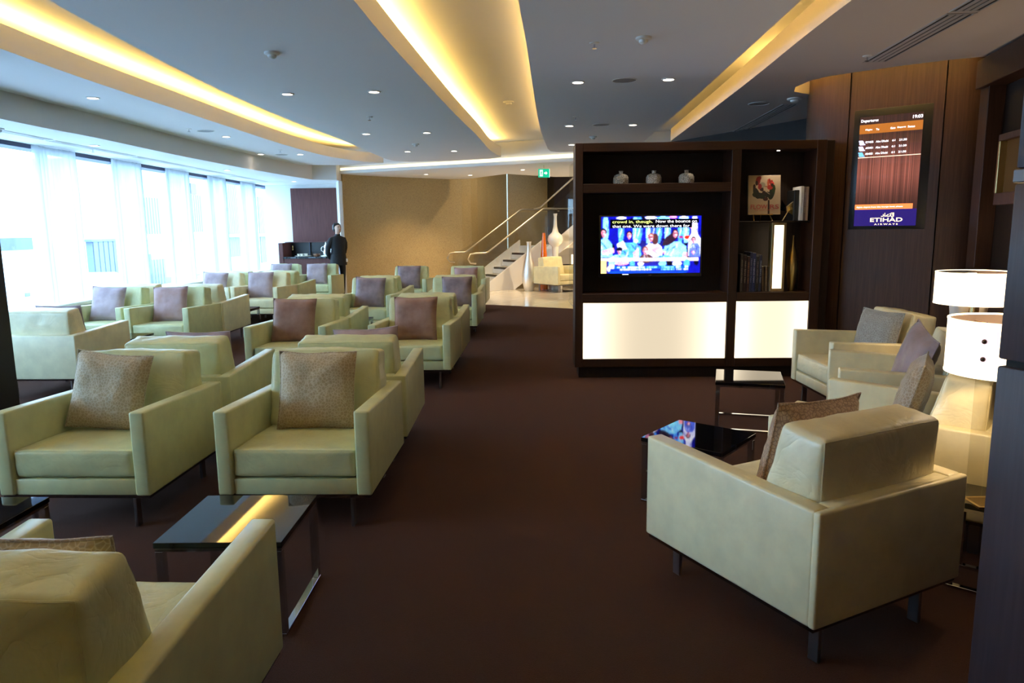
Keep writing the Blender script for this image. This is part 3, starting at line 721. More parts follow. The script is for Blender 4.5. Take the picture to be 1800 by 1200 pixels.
side_table(.99, 3.695, math.atan2(-.30, .361), 'black glass side table reflecting the television, in front of the large ivory chair', .45, .44, .355, 'x')
side_table(1.745, 5.182, math.atan2(-.134, .451), 'black glass side table reflecting the light panels, nearest the shelf unit', .47, .49, .355, 'x')
side_table(-3.95, 10.30, -.05, 'small black side table in the second window row', .46, .46)
side_table(-2.0, 8.86, -.03, 'small black side table between the second and third rows', .46, .46)
side_table(-4.18, 7.60, -.03, 'small black side table behind the chair beside the dark column', .46, .46)
side_table(1.985, 2.675, -.72, 'chrome-framed side table under the nearer lamp, mostly behind the pillar', .44, .26, .365, 'x')

# ------------------------------------------------------------------ lamps on the right
mt['shade'] = mat('linen_shade', (.85, .80, .72), .8, emit=(1, .78, .50), es=1.7)
mt['shade_in'] = mat('shade_lining', (.02, .010, .008), .8)
mt['shade_band'] = mat('shade_seam_band', (.72, .66, .66), .7, emit=(.9, .72, .78), es=.75)
mt['rivet'] = mat('bronze_rivet', (.12, .07, .05), .35, .8)
def table_lamp(x, y, zb, zs, r, h, label, kind, band_at=None, power=14):
    t = thing('table_lamp', label, 'lamp', (x, y, zb), 0)
    s = obj('lamp_shade', lathe([(r, zs - zb), (r, zs + h - zb)], 48), mt['shade'], t)
    obj('shade_lining', lathe([(r - .004, zs - zb + .002), (r - .004, zs + h - zb - .002)], 48), mt['shade_in'], s)
    for z in (zs - zb, zs + h - zb): obj('shade_rim', lathe([(r - .005, z - .003), (r + .002, z - .003), (r + .002, z + .003), (r - .005, z + .003), (r - .005, z - .003)], 48), mt['shade'], s)
    b = tube([(-r, 0, zs + h - zb - .03), (r, 0, zs + h - zb - .03)], .002, 6); tube([(0, -r, zs + h - zb - .03), (0, r, zs + h - zb - .03)], .002, 6, bm=b); obj('spider', b, mt['brass'], t)
    if band_at is not None:
        b = bmesh.new(); n_ = 8; a0, a1 = band_at, band_at + .42
        P_ = [[b.verts.new(((r + .003) * math.cos(a0 + (a1 - a0) * i / n_), (r + .003) * math.sin(a0 + (a1 - a0) * i / n_), z)) for i in range(n_ + 1)] for z in (zs - zb + .003, zs + h - zb - .003)]
        for i in range(n_): b.faces.new((P_[0][i], P_[0][i + 1], P_[1][i + 1], P_[1][i]))
        sb = obj('seam_band', b, mt['shade_band'], s)
        aa = a0 + .20
        for zz in (.36, .68):
            b = bmesh.new(); bmesh.ops.create_uvsphere(b, u_segments=12, v_segments=8, radius=.009)
            obj('rivet', b, mt['rivet'], s, True, ((r + .004) * math.cos(aa), (r + .004) * math.sin(aa), zs - zb + h * zz))
    if kind == 'acrylic':
        obj('lamp_base', bx(-.072, .072, -.05, .05, 0.008, zs - zb - .02, .004, 1), mt['acrylic'], t, False)
        obj('foot_plate', bx(-.08, .08, -.058, .058, 0, .008), mt['brass'], t, False)
        obj('cord', tube([(.0, -.06, .01), (-.02, -.065, .12), (-.01, -.07, .25), (.02, -.065, .33), (.03, -.065, .40), (.02, -.03, .44)], .003, 6), mt['rivet'], t)
    else:
        obj('lamp_base', lathe([(0, 0), (.08, 0), (.08, .012), (.03, .02), (.03, zs - zb + .05), (0, zs - zb + .05)], 24), mt['brass'], t)
    obj('bulb', lathe([(0, zs - zb + .03), (.02, zs - zb + .05), (.03, zs - zb + .09), (.02, zs - zb + .12), (0, zs - zb + .13)], 16), emis('bulb', (1, .78, .5), 6), t)
    point_light(t, 'bulb_light', (0, 0, zs - zb + .16), power, (1, .70, .38), .03)
    return t
table_lamp(1.87, 2.68, .365, .890, .194, .203, 'nearer table lamp, white drum shade with two rivets on a clear base', 'acrylic', band_at=3.58)
tb = thing('low_cabinet', 'low dark cabinet under the farther lamp, almost hidden behind the pillar', 'cabinet', (3.27, 4.86, 0), -.1)
obj('body', bx(-.15, .17, -.20, .22, .05, .50, .004, 1), mt['wood'], tb, False); obj('top', bx(-.17, .19, -.22, .24, .50, .525, .003, 1), mt['wood_wall'], tb, False); obj('plinth', bx(-.12, .14, -.18, .20, 0, .05), mt['gap'], tb, False)
table_lamp(3.20, 4.93, .525, .908, .250, .215, 'farther table lamp, white drum shade on a brass stem', 'brass')
mt['vase_white'] = mat('milk_white_vase', (.55, .53, .50), .4)
for q, (x, y, s, lb) in enumerate([(3.17, 5.05, 1.05, 'tall white flared vase left of the farther lamp shade'), (3.29, 5.02, .84, 'shorter white flared vase under the farther lamp shade')]):
    o = obj('flared_vase', lathe([(0, 0), (.035 * s, 0), (.04 * s, .10), (.055 * s, .30 * s), (.085 * s, .56 * s), (.08 * s, .56 * s), (.05 * s, .30 * s), (.03 * s, .03), (0, .03)], 24), mt['vase_white'], None, True, (x, y, .525))
    tag(o, lb, 'vase', 'white flared vases by the farther lamp')

# ------------------------------------------------------------------ shelf unit with television
BK_ = thing('shelf_unit', 'large dark walnut room divider with shelves, television bay and two glowing panels', 'shelf unit', (.61, 6.87, 0), -.03)
DEP = .34
def part(name, *a, m='wood', bev=.003): return obj(name, bx(*a, bev, 1), mt[m], BK_, False)
part('side_panel', 0, .073, 0, DEP, .11, 2.23); part('side_panel', 2.228, 2.318, 0, DEP, .11, 2.23)
part('divider', 1.453, 1.540, .002, DEP, .11, 2.152)
part('top_panel', .073, 2.228, 0, DEP, 2.152, 2.23, m='wood_h')
part('shelf', .073, 1.453, .003, DEP, 1.775, 1.858, m='wood_h')
part('shelf', .073, 1.453, .003, DEP, .737, .824, m='wood_h'); part('shelf', 1.54, 2.228, .003, DEP, .742, .828, m='wood_h')
part('shelf', 1.54, 2.228, .10, DEP, 1.482, 1.497, m='wood_dark')
part('bottom_panel', .073, 1.453, .001, DEP, .11, .190, m='wood_h'); part('bottom_panel', 1.54, 2.228, .001, DEP, .11, .190, m='wood_h')
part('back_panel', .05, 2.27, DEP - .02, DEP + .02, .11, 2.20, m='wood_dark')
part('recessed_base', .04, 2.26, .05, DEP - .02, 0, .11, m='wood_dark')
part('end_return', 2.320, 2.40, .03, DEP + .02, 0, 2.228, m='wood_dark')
def glowp(x0, x1, z0, z1, s0_, s1_):
    o = obj('light_panel', bx(x0 + .004, x1 - .004, .012, .035, z0, z1, .002, 1), backlit('backlit_%d' % int(x0 * 100), x0, x1, s0_, s1_, (1.0, .84, .60)), BK_, False)
glowp(.077, 1.452, .191, .736, .60, 1.9); glowp(1.541, 2.228, .191, .741, .86, 2.0)
obj('spot_lens', lathe([(0, 2.151), (.014, 2.151), (.014, 2.149), (0, 2.149)], 12, cx=1.92, cy=.14), mt['lens'], BK_, False)
spot_light(BK_, 'shelf_spot', (1.93, .10, 2.145), 6.0, (1, .82, .6), 75, .01, .5, (.12, 0, 0))
def shelf_loc(x, y, z):
    c, s = math.cos(-.03), math.sin(-.03); return (.61 + x * c - y * s, 6.87 + x * s + y * c, z)
# ribbed white jars
def make_jar(label):
    t = thing('ribbed_jar', label, 'jar', (0, 0, 0), -.03, 'white patterned jars on the top shelf')
    b = lathe([(0, 0), (.066, 0), (.071, .02), (.071, .062), (.06, .085), (.035, .097), (.0, .097)], 40)
    for v_ in b.verts:
        a = math.atan2(v_.co.y, v_.co.x)
        if .005 < v_.co.z < .09 and v_.co.xy.length > .05: v_.co.xy *= 1 + .05 * math.sin(a * 10 + v_.co.z * 90)
    obj('body', b, mt['ceramic2'], t); obj('neck', lathe([(.019, .094), (.019, .118), (.021, .120), (.021, .126), (.012, .126), (.012, .11), (0, .11)], 20), mt['ceramic2'], t)
    return t
m = mat('patterned_ceramic', (.58, .54, .47), .35); vv = coords(m); n, l, b_ = nodes(m); tt_ = n.new('ShaderNodeTexVoronoi'); tt_.inputs['Scale'].default_value = 60; tt_.feature = 'DISTANCE_TO_EDGE'; l.new(vv, tt_.inputs['Vector'])
base(m, ramp(m, tt_.outputs['Distance'], [(.03, (.16, .14, .11)), (.12, (.66, .63, .56))])); bump(m, tt_.outputs['Distance'], .6, .008); mt['ceramic2'] = m
j0 = make_jar('white patterned jar on the top shelf, leftmost of three'); j0.location = shelf_loc(.445, .16, 1.8585)
dup(j0, shelf_loc(.758, .16, 1.8585), .4, 'white patterned jar on the top shelf, middle of three'); dup(j0, shelf_loc(1.067, .16, 1.8585), .9, 'white patterned jar on the top shelf, rightmost of three')
for x in (.445, 1.067): spot_light(BK_, 'shelf_spot', (x + .1, .12, 2.14), 1.0, (1, .82, .6), 60, .01, .5)

# television
TV = thing('television', 'flat black television in the shelf unit showing a sunny sports crowd with captions', 'television', shelf_loc(.737, .14, .975), -.03)
obj('housing', bx(-.495, .495, 0, .05, 0, .597, .006, 2), mt['black'], TV)
obj('mount', bx(-.2, .2, .05, .18, .15, .45), mt['matte_black'], TV, False)
BW, BN, SK, SH, WH, LB = (.02, .03, .50), (.01, .01, .10), (.95, .55, .62), (.25, .55, .95), (.85, .85, 1.0), (.45, .75, 1.0)
R_ = Raster(176, 99, (.03, .04, .55)); rnd = random.Random(3)
X = lambda x: (x - 140) / 1445; Y = lambda y: (y - 180) / 805
def E_(x, y, rx, ry, c, rot=0): R_.ell(X(x), Y(y), rx / 1445, ry / 805, c, rot)
def P_(pts, c): R_.poly([(X(x), Y(y)) for x, y in pts], c)
def mixc(a, b, t): return tuple(a[q] * (1 - t) + b[q] * t for q in range(3))
for _ in range(70): E_(rnd.uniform(140, 1585), rnd.uniform(180, 900), rnd.uniform(15, 60), rnd.uniform(30, 80), rnd.choice([BW, BN, (.03, .06, .65), (.06, .12, .8), BN, (.03, .05, .4)]), rnd.uniform(-.5, .5))
def torso(x, y, w, h, c, skew=0):
    P_([(x - w * .25, y), (x + w * .25, y), (x + w * .5 + skew, y + h * .25), (x + w * .55 + skew, y + h), (x - w * .55 + skew, y + h), (x - w * .5, y + h * .25)], c)
    for q in range(7):
        fx = x + rnd.uniform(-.42, .42) * w; fy = y + rnd.uniform(.2, .85) * h
        E_(fx, fy, w * rnd.uniform(.02, .07), h * rnd.uniform(.08, .25), rnd.choice([mixc(c, WH, .6), mixc(c, BW, .45), mixc(c, WH, .35)]), rnd.uniform(-.6, .6))
# legs and knees of the row behind
for x, c in ((205, LB), (430, SH), (640, LB), (690, SH), (830, LB), (900, (.15, .25, .8)), (980, SH), (1100, LB), (1290, SH), (1370, LB), (1490, WH)):
    P_([(x - 35, 185), (x + 35, 185), (x + 50, 420), (x + 20, 560), (x - 30, 560), (x - 45, 420)], c); E_(x, 400, 12, 90, mixc(c, WH, .6), .15); E_(x + 25, 350, 8, 80, mixc(c, BW, .5), -.1)
for x, y, rx, ry, c in [(430, 200, 80, 18, WH), (860, 200, 90, 22, WH), (1030, 200, 60, 20, LB), (1180, 195, 60, 18, (1, .5, .8)), (1330, 200, 60, 18, WH), (1390, 480, 42, 26, (1, .12, .04)), (1300, 475, 28, 14, (.7, .05, .3)), (650, 525, 32, 30, WH)]: E_(x, y, rx, ry, c)
torso(190, 500, 230, 260, LB); torso(560, 545, 300, 250, SH, 10); torso(900, 560, 250, 200, WH); torso(1210, 540, 300, 260, LB, 20); torso(1490, 420, 170, 330, WH, 10); torso(1500, 560, 150, 200, (.30, .38, .85))
P_([(150, 660), (330, 620), (340, 690), (160, 710)], SK); P_([(370, 560), (470, 520), (520, 640), (380, 660)], WH); P_([(610, 690), (690, 620), (690, 780), (620, 790)], SK); P_([(870, 640), (1000, 590), (1010, 640), (900, 690)], SK); P_([(1340, 690), (1400, 690), (1390, 790), (1320, 790)], SK)
torso(405, 720, 270, 120, LB); torso(800, 720, 190, 120, (.25, .14, .16)); torso(1060, 730, 190, 80, SH)
def head(x, y, s=1, hair=(.02, .01, .06), hat=None, turn=0):
    E_(x + turn * 8, y - 16 * s, 46 * s, 52 * s, hair); E_(x, y + 2 * s, 36 * s, 50 * s, SK); E_(x - 22 * s, y + 4 * s, 12 * s, 38 * s, mixc(SK, (.3, .1, .3), .45)); E_(x + 12 * s, y + 8 * s, 14 * s, 24 * s, mixc(SK, WH, .55))
    P_([(x - 26 * s, y - 14 * s), (x + 28 * s, y - 14 * s), (x + 26 * s, y - 2 * s), (x - 24 * s, y - 2 * s)], mixc(SK, (.05, .02, .1), .75)); E_(x + 2 * s, y + 30 * s, 13 * s, 4 * s, (.6, .2, .25)); E_(x, y + 52 * s, 20 * s, 14 * s, mixc(SK, (.3, .1, .3), .35))
    if hat: E_(x, y - 36 * s, 52 * s, 28 * s, hat); E_(x - 8 * s, y - 18 * s, 66 * s, 8 * s, hat)
E_(1150, 500, 75, 110, (.14, .07, .14), .5); E_(925, 500, 48, 80, (.25, .12, .15))
head(175, 410, .95); head(550, 445, .9); head(865, 480, .95, (.42, .22, .2)); head(1215, 430, .95, (.08, .04, .08)); head(1480, 520, .7); head(410, 665, .8, hat=BN); head(785, 665, .95, (.35, .2, .2)); head(1060, 680, .6, hat=LB); head(1480, 680, .7, hat=(.3, .35, .7)); head(1440, 330, .5, WH)
R_.rect(X(140), Y(770), X(1560), Y(812), (.92, .85, .80)); R_.rect(X(140), Y(800), X(225), Y(985), (.95, .72, .45)); R_.rect(X(225), Y(812), X(245), Y(985), (.1, .1, .4))
for x, y, rx, ry, c in [(440, 840, 110, 30, SK), (300, 850, 50, 30, LB), (600, 850, 40, 50, SH), (720, 850, 50, 30, WH), (890, 850, 60, 30, BW), (1040, 850, 60, 40, LB), (1250, 850, 70, 40, WH), (1390, 850, 50, 60, SH), (300, 920, 70, 60, WH)]: E_(x, y, rx, ry, c)
R_.rect(X(345), Y(885), X(1420), Y(920), (.03, .30, .85)); R_.rect(X(280), Y(922), X(1420), Y(975), (.02, .12, .60)); R_.rect(X(270), Y(960), X(1400), Y(985), (.02, .2, .8))
for a, b2, y0_, y1_, c in [(380, 420, 893, 912, WH), (455, 500, 893, 912, WH), (540, 780, 893, 912, WH), (820, 960, 893, 912, LB), (1030, 1210, 893, 912, LB), (1240, 1310, 893, 912, WH), (1370, 1410, 885, 912, WH), (420, 880, 928, 948, WH), (1020, 1215, 928, 948, LB), (1245, 1320, 928, 948, WH), (1350, 1410, 925, 948, WH)]:
    x = a
    while x < b2: w2 = rnd.uniform(9, 22); R_.rect(X(x), Y(y0_), X(min(x + w2, b2)), Y(y1_), c); x += w2 + 8
def soften(r, k=1):
    a = r.a; H_, W2 = r.h, r.w; out = []
    for j in range(H_):
        row = []
        for i in range(W2):
            acc = [0, 0, 0]; n_ = 0
            for dj in (-k, 0, k):
                for di in (-k, 0, k):
                    y_, x_ = min(H_ - 1, max(0, j + dj)), min(W2 - 1, max(0, i + di)); wgt = 2 if (di == 0 and dj == 0) else 1
                    for q in range(3): acc[q] += a[y_][x_][q] * wgt
                    n_ += wgt
            g = .72 + .22 * noise.noise(Vector((i * .10, j * .16, 1.3))) + .22 * noise.noise(Vector((i * .5 + j * .25, j * .45, 4)))
            g = max(.25, min(1.6, g + .35)); row.append(tuple(min(1, acc[q] / n_ * (g if q < 2 else g ** .5)) for q in range(3)))
        out.append(row)
    r.a = out
soften(R_)
R_.rect(X(272), Y(228), X(1555), Y(280), (.0, .0, .02)); R_.rect(X(272), Y(280), X(1450), Y(340), (.0, .0, .02))
SWd, SHt, SX, SZ = .958, .545, -.479, .036
SCR = obj('screen', pic_grid(R_.a, SWd, SHt, SX, SZ, -.0015), picture('tv_picture', 2.0, .15), TV, False)
capY = emis('caption_yellow', (.85, 1.0, .25), 1.6); capW = emis('caption_white', (.95, .95, 1.0), 1.6)
def cap(s, x0, x1, yb, h, m_, nm='caption'):
    o = obj(nm, upright(text_mesh(s, 1, (x1 - x0) / 1445 * SWd, h / 805 * SHt), SX + (x0 - 140) / 1445 * SWd, SZ + (985 - yb) / 805 * SHt, -.0035), m_, SCR, False)
cap('crowd in, though.', 303, 885, 286, 52, capY); cap('Now the bounce on', 930, 1522, 272, 40, capW); cap('that one. We were down there for', 303, 1420, 336, 40, capW)
obj('logo_text', upright(text_mesh('LG', 1, .022, .009), -.012, .013, -.002), mt['steel'], TV, False)
obj('indicator_bar', bx(-.27, -.21, -.003, 0, .022, .030), emis('indicator', (.8, .9, 1), 1.2), TV, False)

# picture book on an easel
t = thing('display_book', 'large flower book standing face-out on a small brass easel', 'book', shelf_loc(1.81, .135, 1.497), -.03)
rk = Matrix.Rotation(-.10, 4, 'X')
def lean(b, dz=0):
    for v_ in b.verts: v_.co = rk @ v_.co + Vector((0, 0, dz))
    return b
obj('book_block', lean(bx(-.148, .152, .004, .034, .066, .430, .002, 1)), mt['whiteplastic'], t, False)
obj('cover_board', lean(bx(-.152, .154, 0, .004, .063, .433, .001, 1)), mat('cover_edge', (.55, .50, .42), .5), t, False)
PG = (.60, .53, .44); rb = Raster(110, 130, PG)
XX = lambda x: (x - 170) / 700; YY = lambda y: (y - 100) / 815
def B_(x, y, rx, ry, c, rot=0): rb.ell(XX(x), YY(y), rx / 700, ry / 815, c, rot)
GR, GD, RD, RR_, MR = (.03, .09, .015), (.02, .045, .012), (.45, .02, .03), (.55, .10, .05), (.12, .012, .012)
for x, y, rx, ry, c, r in [(345, 470, 60, 130, GD, -.5), (310, 500, 50, 50, GR, 0), (420, 520, 110, 60, GD, 0), (690, 430, 60, 150, GR, .15), (660, 520, 60, 90, GR, .3), (720, 380, 40, 90, (.05, .16, .02), 0), (300, 340, 30, 60, MR, 0), (380, 210, 50, 90, RD, .2), (420, 150, 30, 40, RD, 0), (350, 260, 30, 50, MR, 0), (455, 380, 55, 45, MR, .7), (510, 480, 45, 60, MR, .3), (545, 590, 55, 45, (.2, .02, .02), 0),
     (640, 230, 22, 70, RD, -.3), (670, 250, 30, 60, RR_, .3), (700, 270, 30, 35, (.7, .15, .12), 0), (600, 250, 20, 80, (.6, .25, .1), 0), (560, 330, 60, 12, (.5, .3, .15), 0), (480, 300, 60, 60, (.45, .42, .36), 0), (420, 330, 40, 60, RD, .3), (640, 350, 60, 50, RR_, 0), (590, 500, 60, 60, GD, 0), (470, 540, 70, 50, GR, 0), (570, 420, 50, 6, PG, .4), (600, 470, 45, 6, PG, .5), (690, 300, 30, 40, MR, 0)]: B_(x, y, rx, ry, c, r)
rb.rect(XX(598), YY(620), XX(634), YY(915), MR)
o = obj('cover_picture', pic_grid(rb.a, .304, .366, -.151, .065, -.0015), picture('book_cover', 0, .5), t, False)
o.data.transform(rk)
redp = mat('red_print', (.32, .05, .05), .4)
for s_, a0_, a1_, yb_, h_ in (('FLOW', 222, 588, 805, 95), ('RS', 640, 838, 805, 95), ('THE WILD GARDEN', 300, 740, 838, 22)):
    o_ = obj('title_text', upright(text_mesh(s_, 1, (a1_ - a0_) / 700 * .304, h_ / 815 * .366, .016 if h_ > 50 else 0), -.151 + (a0_ - 170) / 700 * .304, .065 + (915 - yb_) / 815 * .366, -.0035), redp, o, False); o_.data.transform(rk)
b = tube([(-.10, -.012, 0), (-.088, .046, .055), (-.04, .095, .36)], .007, 8); tube([(.075, -.012, 0), (.065, .046, .055), (.03, .095, .36)], .007, 8, bm=b); tube([(0, .12, 0), (0, .05, .34)], .006, 8, bm=b); tube([(-.09, -.004, .063), (.08, -.004, .063)], .006, 8, bm=b)
obj('easel', b, mt['brass'], t)
# gold folded sculpture
t = thing('folded_sculpture', 'folded gold metal sculpture between the flower book and the leaning books', 'sculpture', shelf_loc(2.07, .13, 1.497), -.03)
def tris(pts, fs, m_, nm, th=.004):
    b = bmesh.new(); vs = [b.verts.new(p) for p in pts]; [b.faces.new([vs[i] for i in f]) for f in fs]
    r = bmesh.ops.solidify(b, geom=list(b.faces), thickness=th); obj(nm, b, m_, t, False)
tris([(.02, 0, .01), (-.055, -.01, .09), (.075, .0, .07), (.075, .01, .13), (-.05, .02, .135), (.045, .0, .19), (.08, -.005, .01)], [(1, 6, 2), (1, 2, 3), (4, 1, 3), (4, 3, 5)], mt['gold'], 'folded_plate')
tris([(-.055, .02, .09), (-.05, .03, .14), (-.09, .04, .2), (-.10, .04, .10)], [(0, 1, 2), (0, 2, 3)], mt['black_glass'], 'dark_plate')
b = tube([(-.095, -.02, .0), (-.045, -.01, .085), (-.05, -.005, .135)], .0045, 6); tube([(-.02, 0, .16), (.03, 0, .195), (.06, 0, .25)], .0045, 6, bm=b); tube([(-.05, -.005, .135), (-.02, 0, .16)], .0045, 6, bm=b)
obj('rod', b, mt['steel'], t)
# books
def book(x, w, h, d, z, col, label, group, lean_=0, y=.12, spine=None):
    t = thing('book', label, 'book', shelf_loc(x + w / 2, y, z), -.03, group)
    if lean_: t.rotation_euler = (0, lean_, -.03)
    cv = mat('book_cover_cloth', col, .45)
    b = bx(-w / 2, w / 2, 0, d, 0, h, .0015, 1); bc_ = obj('cover', b, cv, t, False)
    obj('pages', bx(-w / 2 + .003, w / 2 - .003, .004, d - .001, h - .001, h + .001), mt['whiteplastic'], t, False)
    if spine:
        sm_ = mat('spine_print', spine, .4); tb_ = text_mesh('MNIH RENO MAH', 1, h * .6, w * .42)
        for v_ in tb_.verts: v_.co = Vector((-w * .21 + v_.co.y, -.0008, h * .84 - v_.co.x))
        obj('spine_text', tb_, sm_, bc_, False)
    return t
gB = 'dark books on the lower shelf'; x = 1.585
for w, h, c_, sp, lb in [(.028, .36, (.05, .045, .05), (.35, .33, .32), 'grey-lettered dark book at the left end of the lower shelf'), (.030, .35, (.03, .008, .008), (.4, .35, .3), 'dark maroon book second from the left on the lower shelf'), (.026, .335, (.05, .012, .008), (.5, .2, .08), 'thin red-brown book with orange lettering on the lower shelf'),
      (.020, .375, (.012, .02, .07), (.3, .3, .5), 'narrow navy book beside the red-brown one on the lower shelf'), (.030, .368, (.012, .02, .09), (.5, .5, .65), 'tallest navy book with pale lettering on the lower shelf'), (.030, .34, (.01, .008, .010), (.25, .2, .2), 'black book right of the tallest navy one'), (.022, .35, (.012, .012, .04), (.5, .5, .5), 'dark blue book with a white mark, right of the black one')]:
    book(x, w, h, .22, .829, c_, lb, gB, 0, .07, sp); x += w + .003
for i, lb in enumerate(['short brown book leaning, leftmost of three', 'short brown book leaning, middle of three', 'short brown book upright, rightmost of three']):
    book(x + .012, .022, .235, .16, .829, (.10, .06, .03), lb, 'short brown books on the lower shelf', -.05 + .02 * i, .09, (.3, .2, .1)); x += .030
gT = 'books on the upper right shelf'; x = 2.075
for w, h, c_, lb in [(.045, .285, (.012, .014, .016), 'thick black book, left one of the upper right books'), (.026, .318, (.62, .61, .58), 'tall white book beside the thick black one'), (.018, .312, (.10, .07, .07), 'thin dark brown book right of the tall white one'), (.022, .312, (.28, .19, .15), 'tan book at the right end of the upper shelf')]:
    book(x, w, h, .2 if h < .3 else .23, 1.4975, c_, lb, gT, 0, .10 if h < .3 else .06, (.4, .35, .35) if h > .3 else None); x += w + .003
# glowing tall lantern and golden bottle vase
t = thing('light_column', 'narrow glowing lantern in a bronze frame standing on the lower shelf', 'lamp', shelf_loc(1.935, .06, .829), -.03)
fr = mat('bronze_frame', (.26, .18, .08), .35, .7)
for a in ((-.067, -.045, 0, .09, 0, .65), (.045, .067, 0, .09, 0, .65), (-.045, .045, 0, .09, 0, .028), (-.045, .045, 0, .09, .628, .65)): obj('frame', bx(*a, .002, 1), fr, t, False)
obj('diffuser', bx(-.046, .046, .014, .07, .026, .630), emis('lantern_glow', (1.0, .84, .56), 2.6), t, False)
o = obj('bottle_vase', lathe([(0, 0), (.026, 0), (.030, .02), (.047, .14), (.052, .22), (.046, .29), (.028, .37), (.013, .43), (.008, .50), (.010, .53), (.006, .53), (0, .45)], 32), mt['gold'], None, True, shelf_loc(2.105, .16, .829))
tag(o, 'slender gold bottle vase on the lower shelf right of the lantern', 'vase')

# ------------------------------------------------------------------ departures screen on the walnut column
phi = math.atan2(DIRC.y, DIRC.x); nC = Vector((DIRC.y, -DIRC.x))
cxy = s0 + DIRC * (.775 * .475) + nC * .022
DS = thing('departures_screen', 'upright departures screen set into the walnut column, with gold airline lettering', 'screen', (cxy.x, cxy.y, 0), phi)
zt_, zb_ = 2.502, 1.408; hw = .324
obj('bezel', bx(-hw, hw, 0, .018, zb_, zt_, .004, 2), mt['black'], DS); obj('surround', bx(-hw - .012, hw + .012, .010, .024, zb_ - .012, zt_ + .012), mt['wood_dark'], DS, False)
GX0, GX1, GZ0, GZ1 = -.272, .250, 1.44, 2.436
rd = Raster(90, 170, (.30, .16, .13)); rr2 = random.Random(8)
for i in range(90):
    v0 = rr2.uniform(.75, 1.25)
    for j in range(170):
        q = j / 170; br = .55 + .9 * math.exp(-((q - .5) / .25) ** 2); rd.a[j][i] = (.26 * v0 * br, .145 * v0 * br, .12 * v0 * br)
rd.rect(0, .075, 1, .155, (.50, .29, .09)); rd.rect(0, .365, 1, .372, (.9, .75, .65)); rd.rect(0, .80, .93, .845, (.85, .42, .22)); rd.rect(0, .848, 1, 1, (.10, .06, .30))
for q in range(3):
    y0_ = .21 + q * .053; rd.poly([(.0, y0_), (.06, y0_), (.11, y0_ + .042), (.02, y0_ + .042)], (.8, .8, .95) if q < 2 else (.35, .6, .8))
DSP = obj('display', pic_grid(rd.a, GX1 - GX0, GZ1 - GZ0, GX0, GZ0, -.0012), picture('departures_picture', 2.0, .04), DS, False)
dW = emis('display_white', (.95, .92, 1.0), 2.2); dG = emis('display_gold', (1.0, .82, .42), 2.0)
def dtext(s, u0, u1, v0, h, m_, nm='display_text'):
    w_ = GX1 - GX0; H_ = GZ1 - GZ0
    obj(nm, upright(text_mesh(s, 1, (u1 - u0) * w_, h * H_, .012), GX0 + u0 * w_, GZ1 - v0 * H_, -.003), m_, DSP, False)
dtext('Departures', .02, .30, .055, .032, dW); dtext('19:03', .84, .99, .050, .028, dW)
for s, a_, b__ in (('Flight', .10, .21), ('To', .27, .32), ('Gate', .50, .58), ('Departs', .61, .74), ('Status', .77, .88)): dtext(s, a_, b__, .128, .018, dW)
for q, (f_, tm) in enumerate((('EY455', '21:30'), ('AF3951', '21:30'), ('AB4055', '21:30'))):
    vb = .238 + q * .053
    dtext(f_, .115, .24, vb, .018, dW); dtext('Abu Dhabi', .28, .48, vb, .018, dW); dtext('61', .54, .59, vb, .018, dW); dtext(tm, .65, .77, vb, .018, dW)
dtext('flights depart from this lounge level, please', .03, .78, .833, .014, dW)
dtext('ETIHAD', .27, .79, .962, .036, dG); dtext('A I R W A Y S', .34, .72, .992, .014, dG)
# Arabic word drawn as strokes (right to left: alif, lam-alif, ta, ha, alif, dal)
w_ = GX1 - GX0; ub = lambda u: GX0 + u * w_; zb2 = GZ1 - .915 * (GZ1 - GZ0)
b = bmesh.new()
def stroke(pts, r=.0024):
    for (x0_, z0_), (x1_, z1_) in zip(pts, pts[1:]):
        a = Vector((x0_, z0_)); c = Vector((x1_, z1_)); d = (c - a).normalized(); nn_ = Vector((-d.y, d.x)) * r; a = a - d * r * .6; c = c + d * r * .6
        vs = [b.verts.new((ub(.42) + p.x, -.003, zb2 + p.y)) for p in (a - nn_, c - nn_, c + nn_, a + nn_)]; b.faces.new(vs)
stroke([(.118, 0), (.118, .034)]); stroke([(.098, .034), (.094, .010), (.104, -.008), (.112, .0), (.108, .034)]); stroke([(.088, .004), (.088, .012)]); stroke([(.088, .003), (.060, .003)])
stroke([(.066, .016), (.074, .020), (.050, .003), (.044, .003)]); stroke([(.044, .003), (.044, .032)]); stroke([(.030, .020), (.034, .004), (.014, .003)]); stroke([(.084, .024), (.087, .024)]); stroke([(.090, .024), (.093, .024)])
obj('script_text', b, dG, DSP, False)

# ------------------------------------------------------------------ bar counter and things on it
t = thing('bar_counter', 'reddish wood bar counter with a dark niche at the far window end', 'counter', (-5.10, 15.95, 0), 0)
obj('body', bx(0, 1.27, 0, .70, 0, .855, .003, 1), mt['wood_bar'], t, False); obj('worktop', bx(.06, 1.28, -.02, .70, .855, .895, .003, 1), mt['black_glass'], t, False)
obj('side_panel', bx(-.02, .075, -.02, .70, 0, 1.20, .003, 1), mt['wood_bar'], t, False); obj('niche_back', bx(.075, 1.27, .62, .70, .895, 1.20), mt['black'], t, False)
obj('niche_top', bx(-.02, 1.27, .46, .72, 1.20, 1.215), mt['wood_bar'], t, False); obj('divider', bx(.50, .515, .55, .62, .895, 1.20), mt['veh_dark'], t, False)
b = lathe([(0, 0), (.02, 0), (.02, .10), (0, .10)], 12); o = obj('wall_tap', b, mt['brass'], None, True, (-4.97, 16.46, 1.03)); tag(o, 'small brass tap at the left of the bar niche', 'tap')
TR = thing('serving_tray', 'oval white tray on the bar counter carrying small cups', 'tray', (-4.62, 16.08, .895))
b = lathe([(0, 0), (.17, 0), (.20, .012), (.20, .018), (.16, .008), (0, .008)], 32)
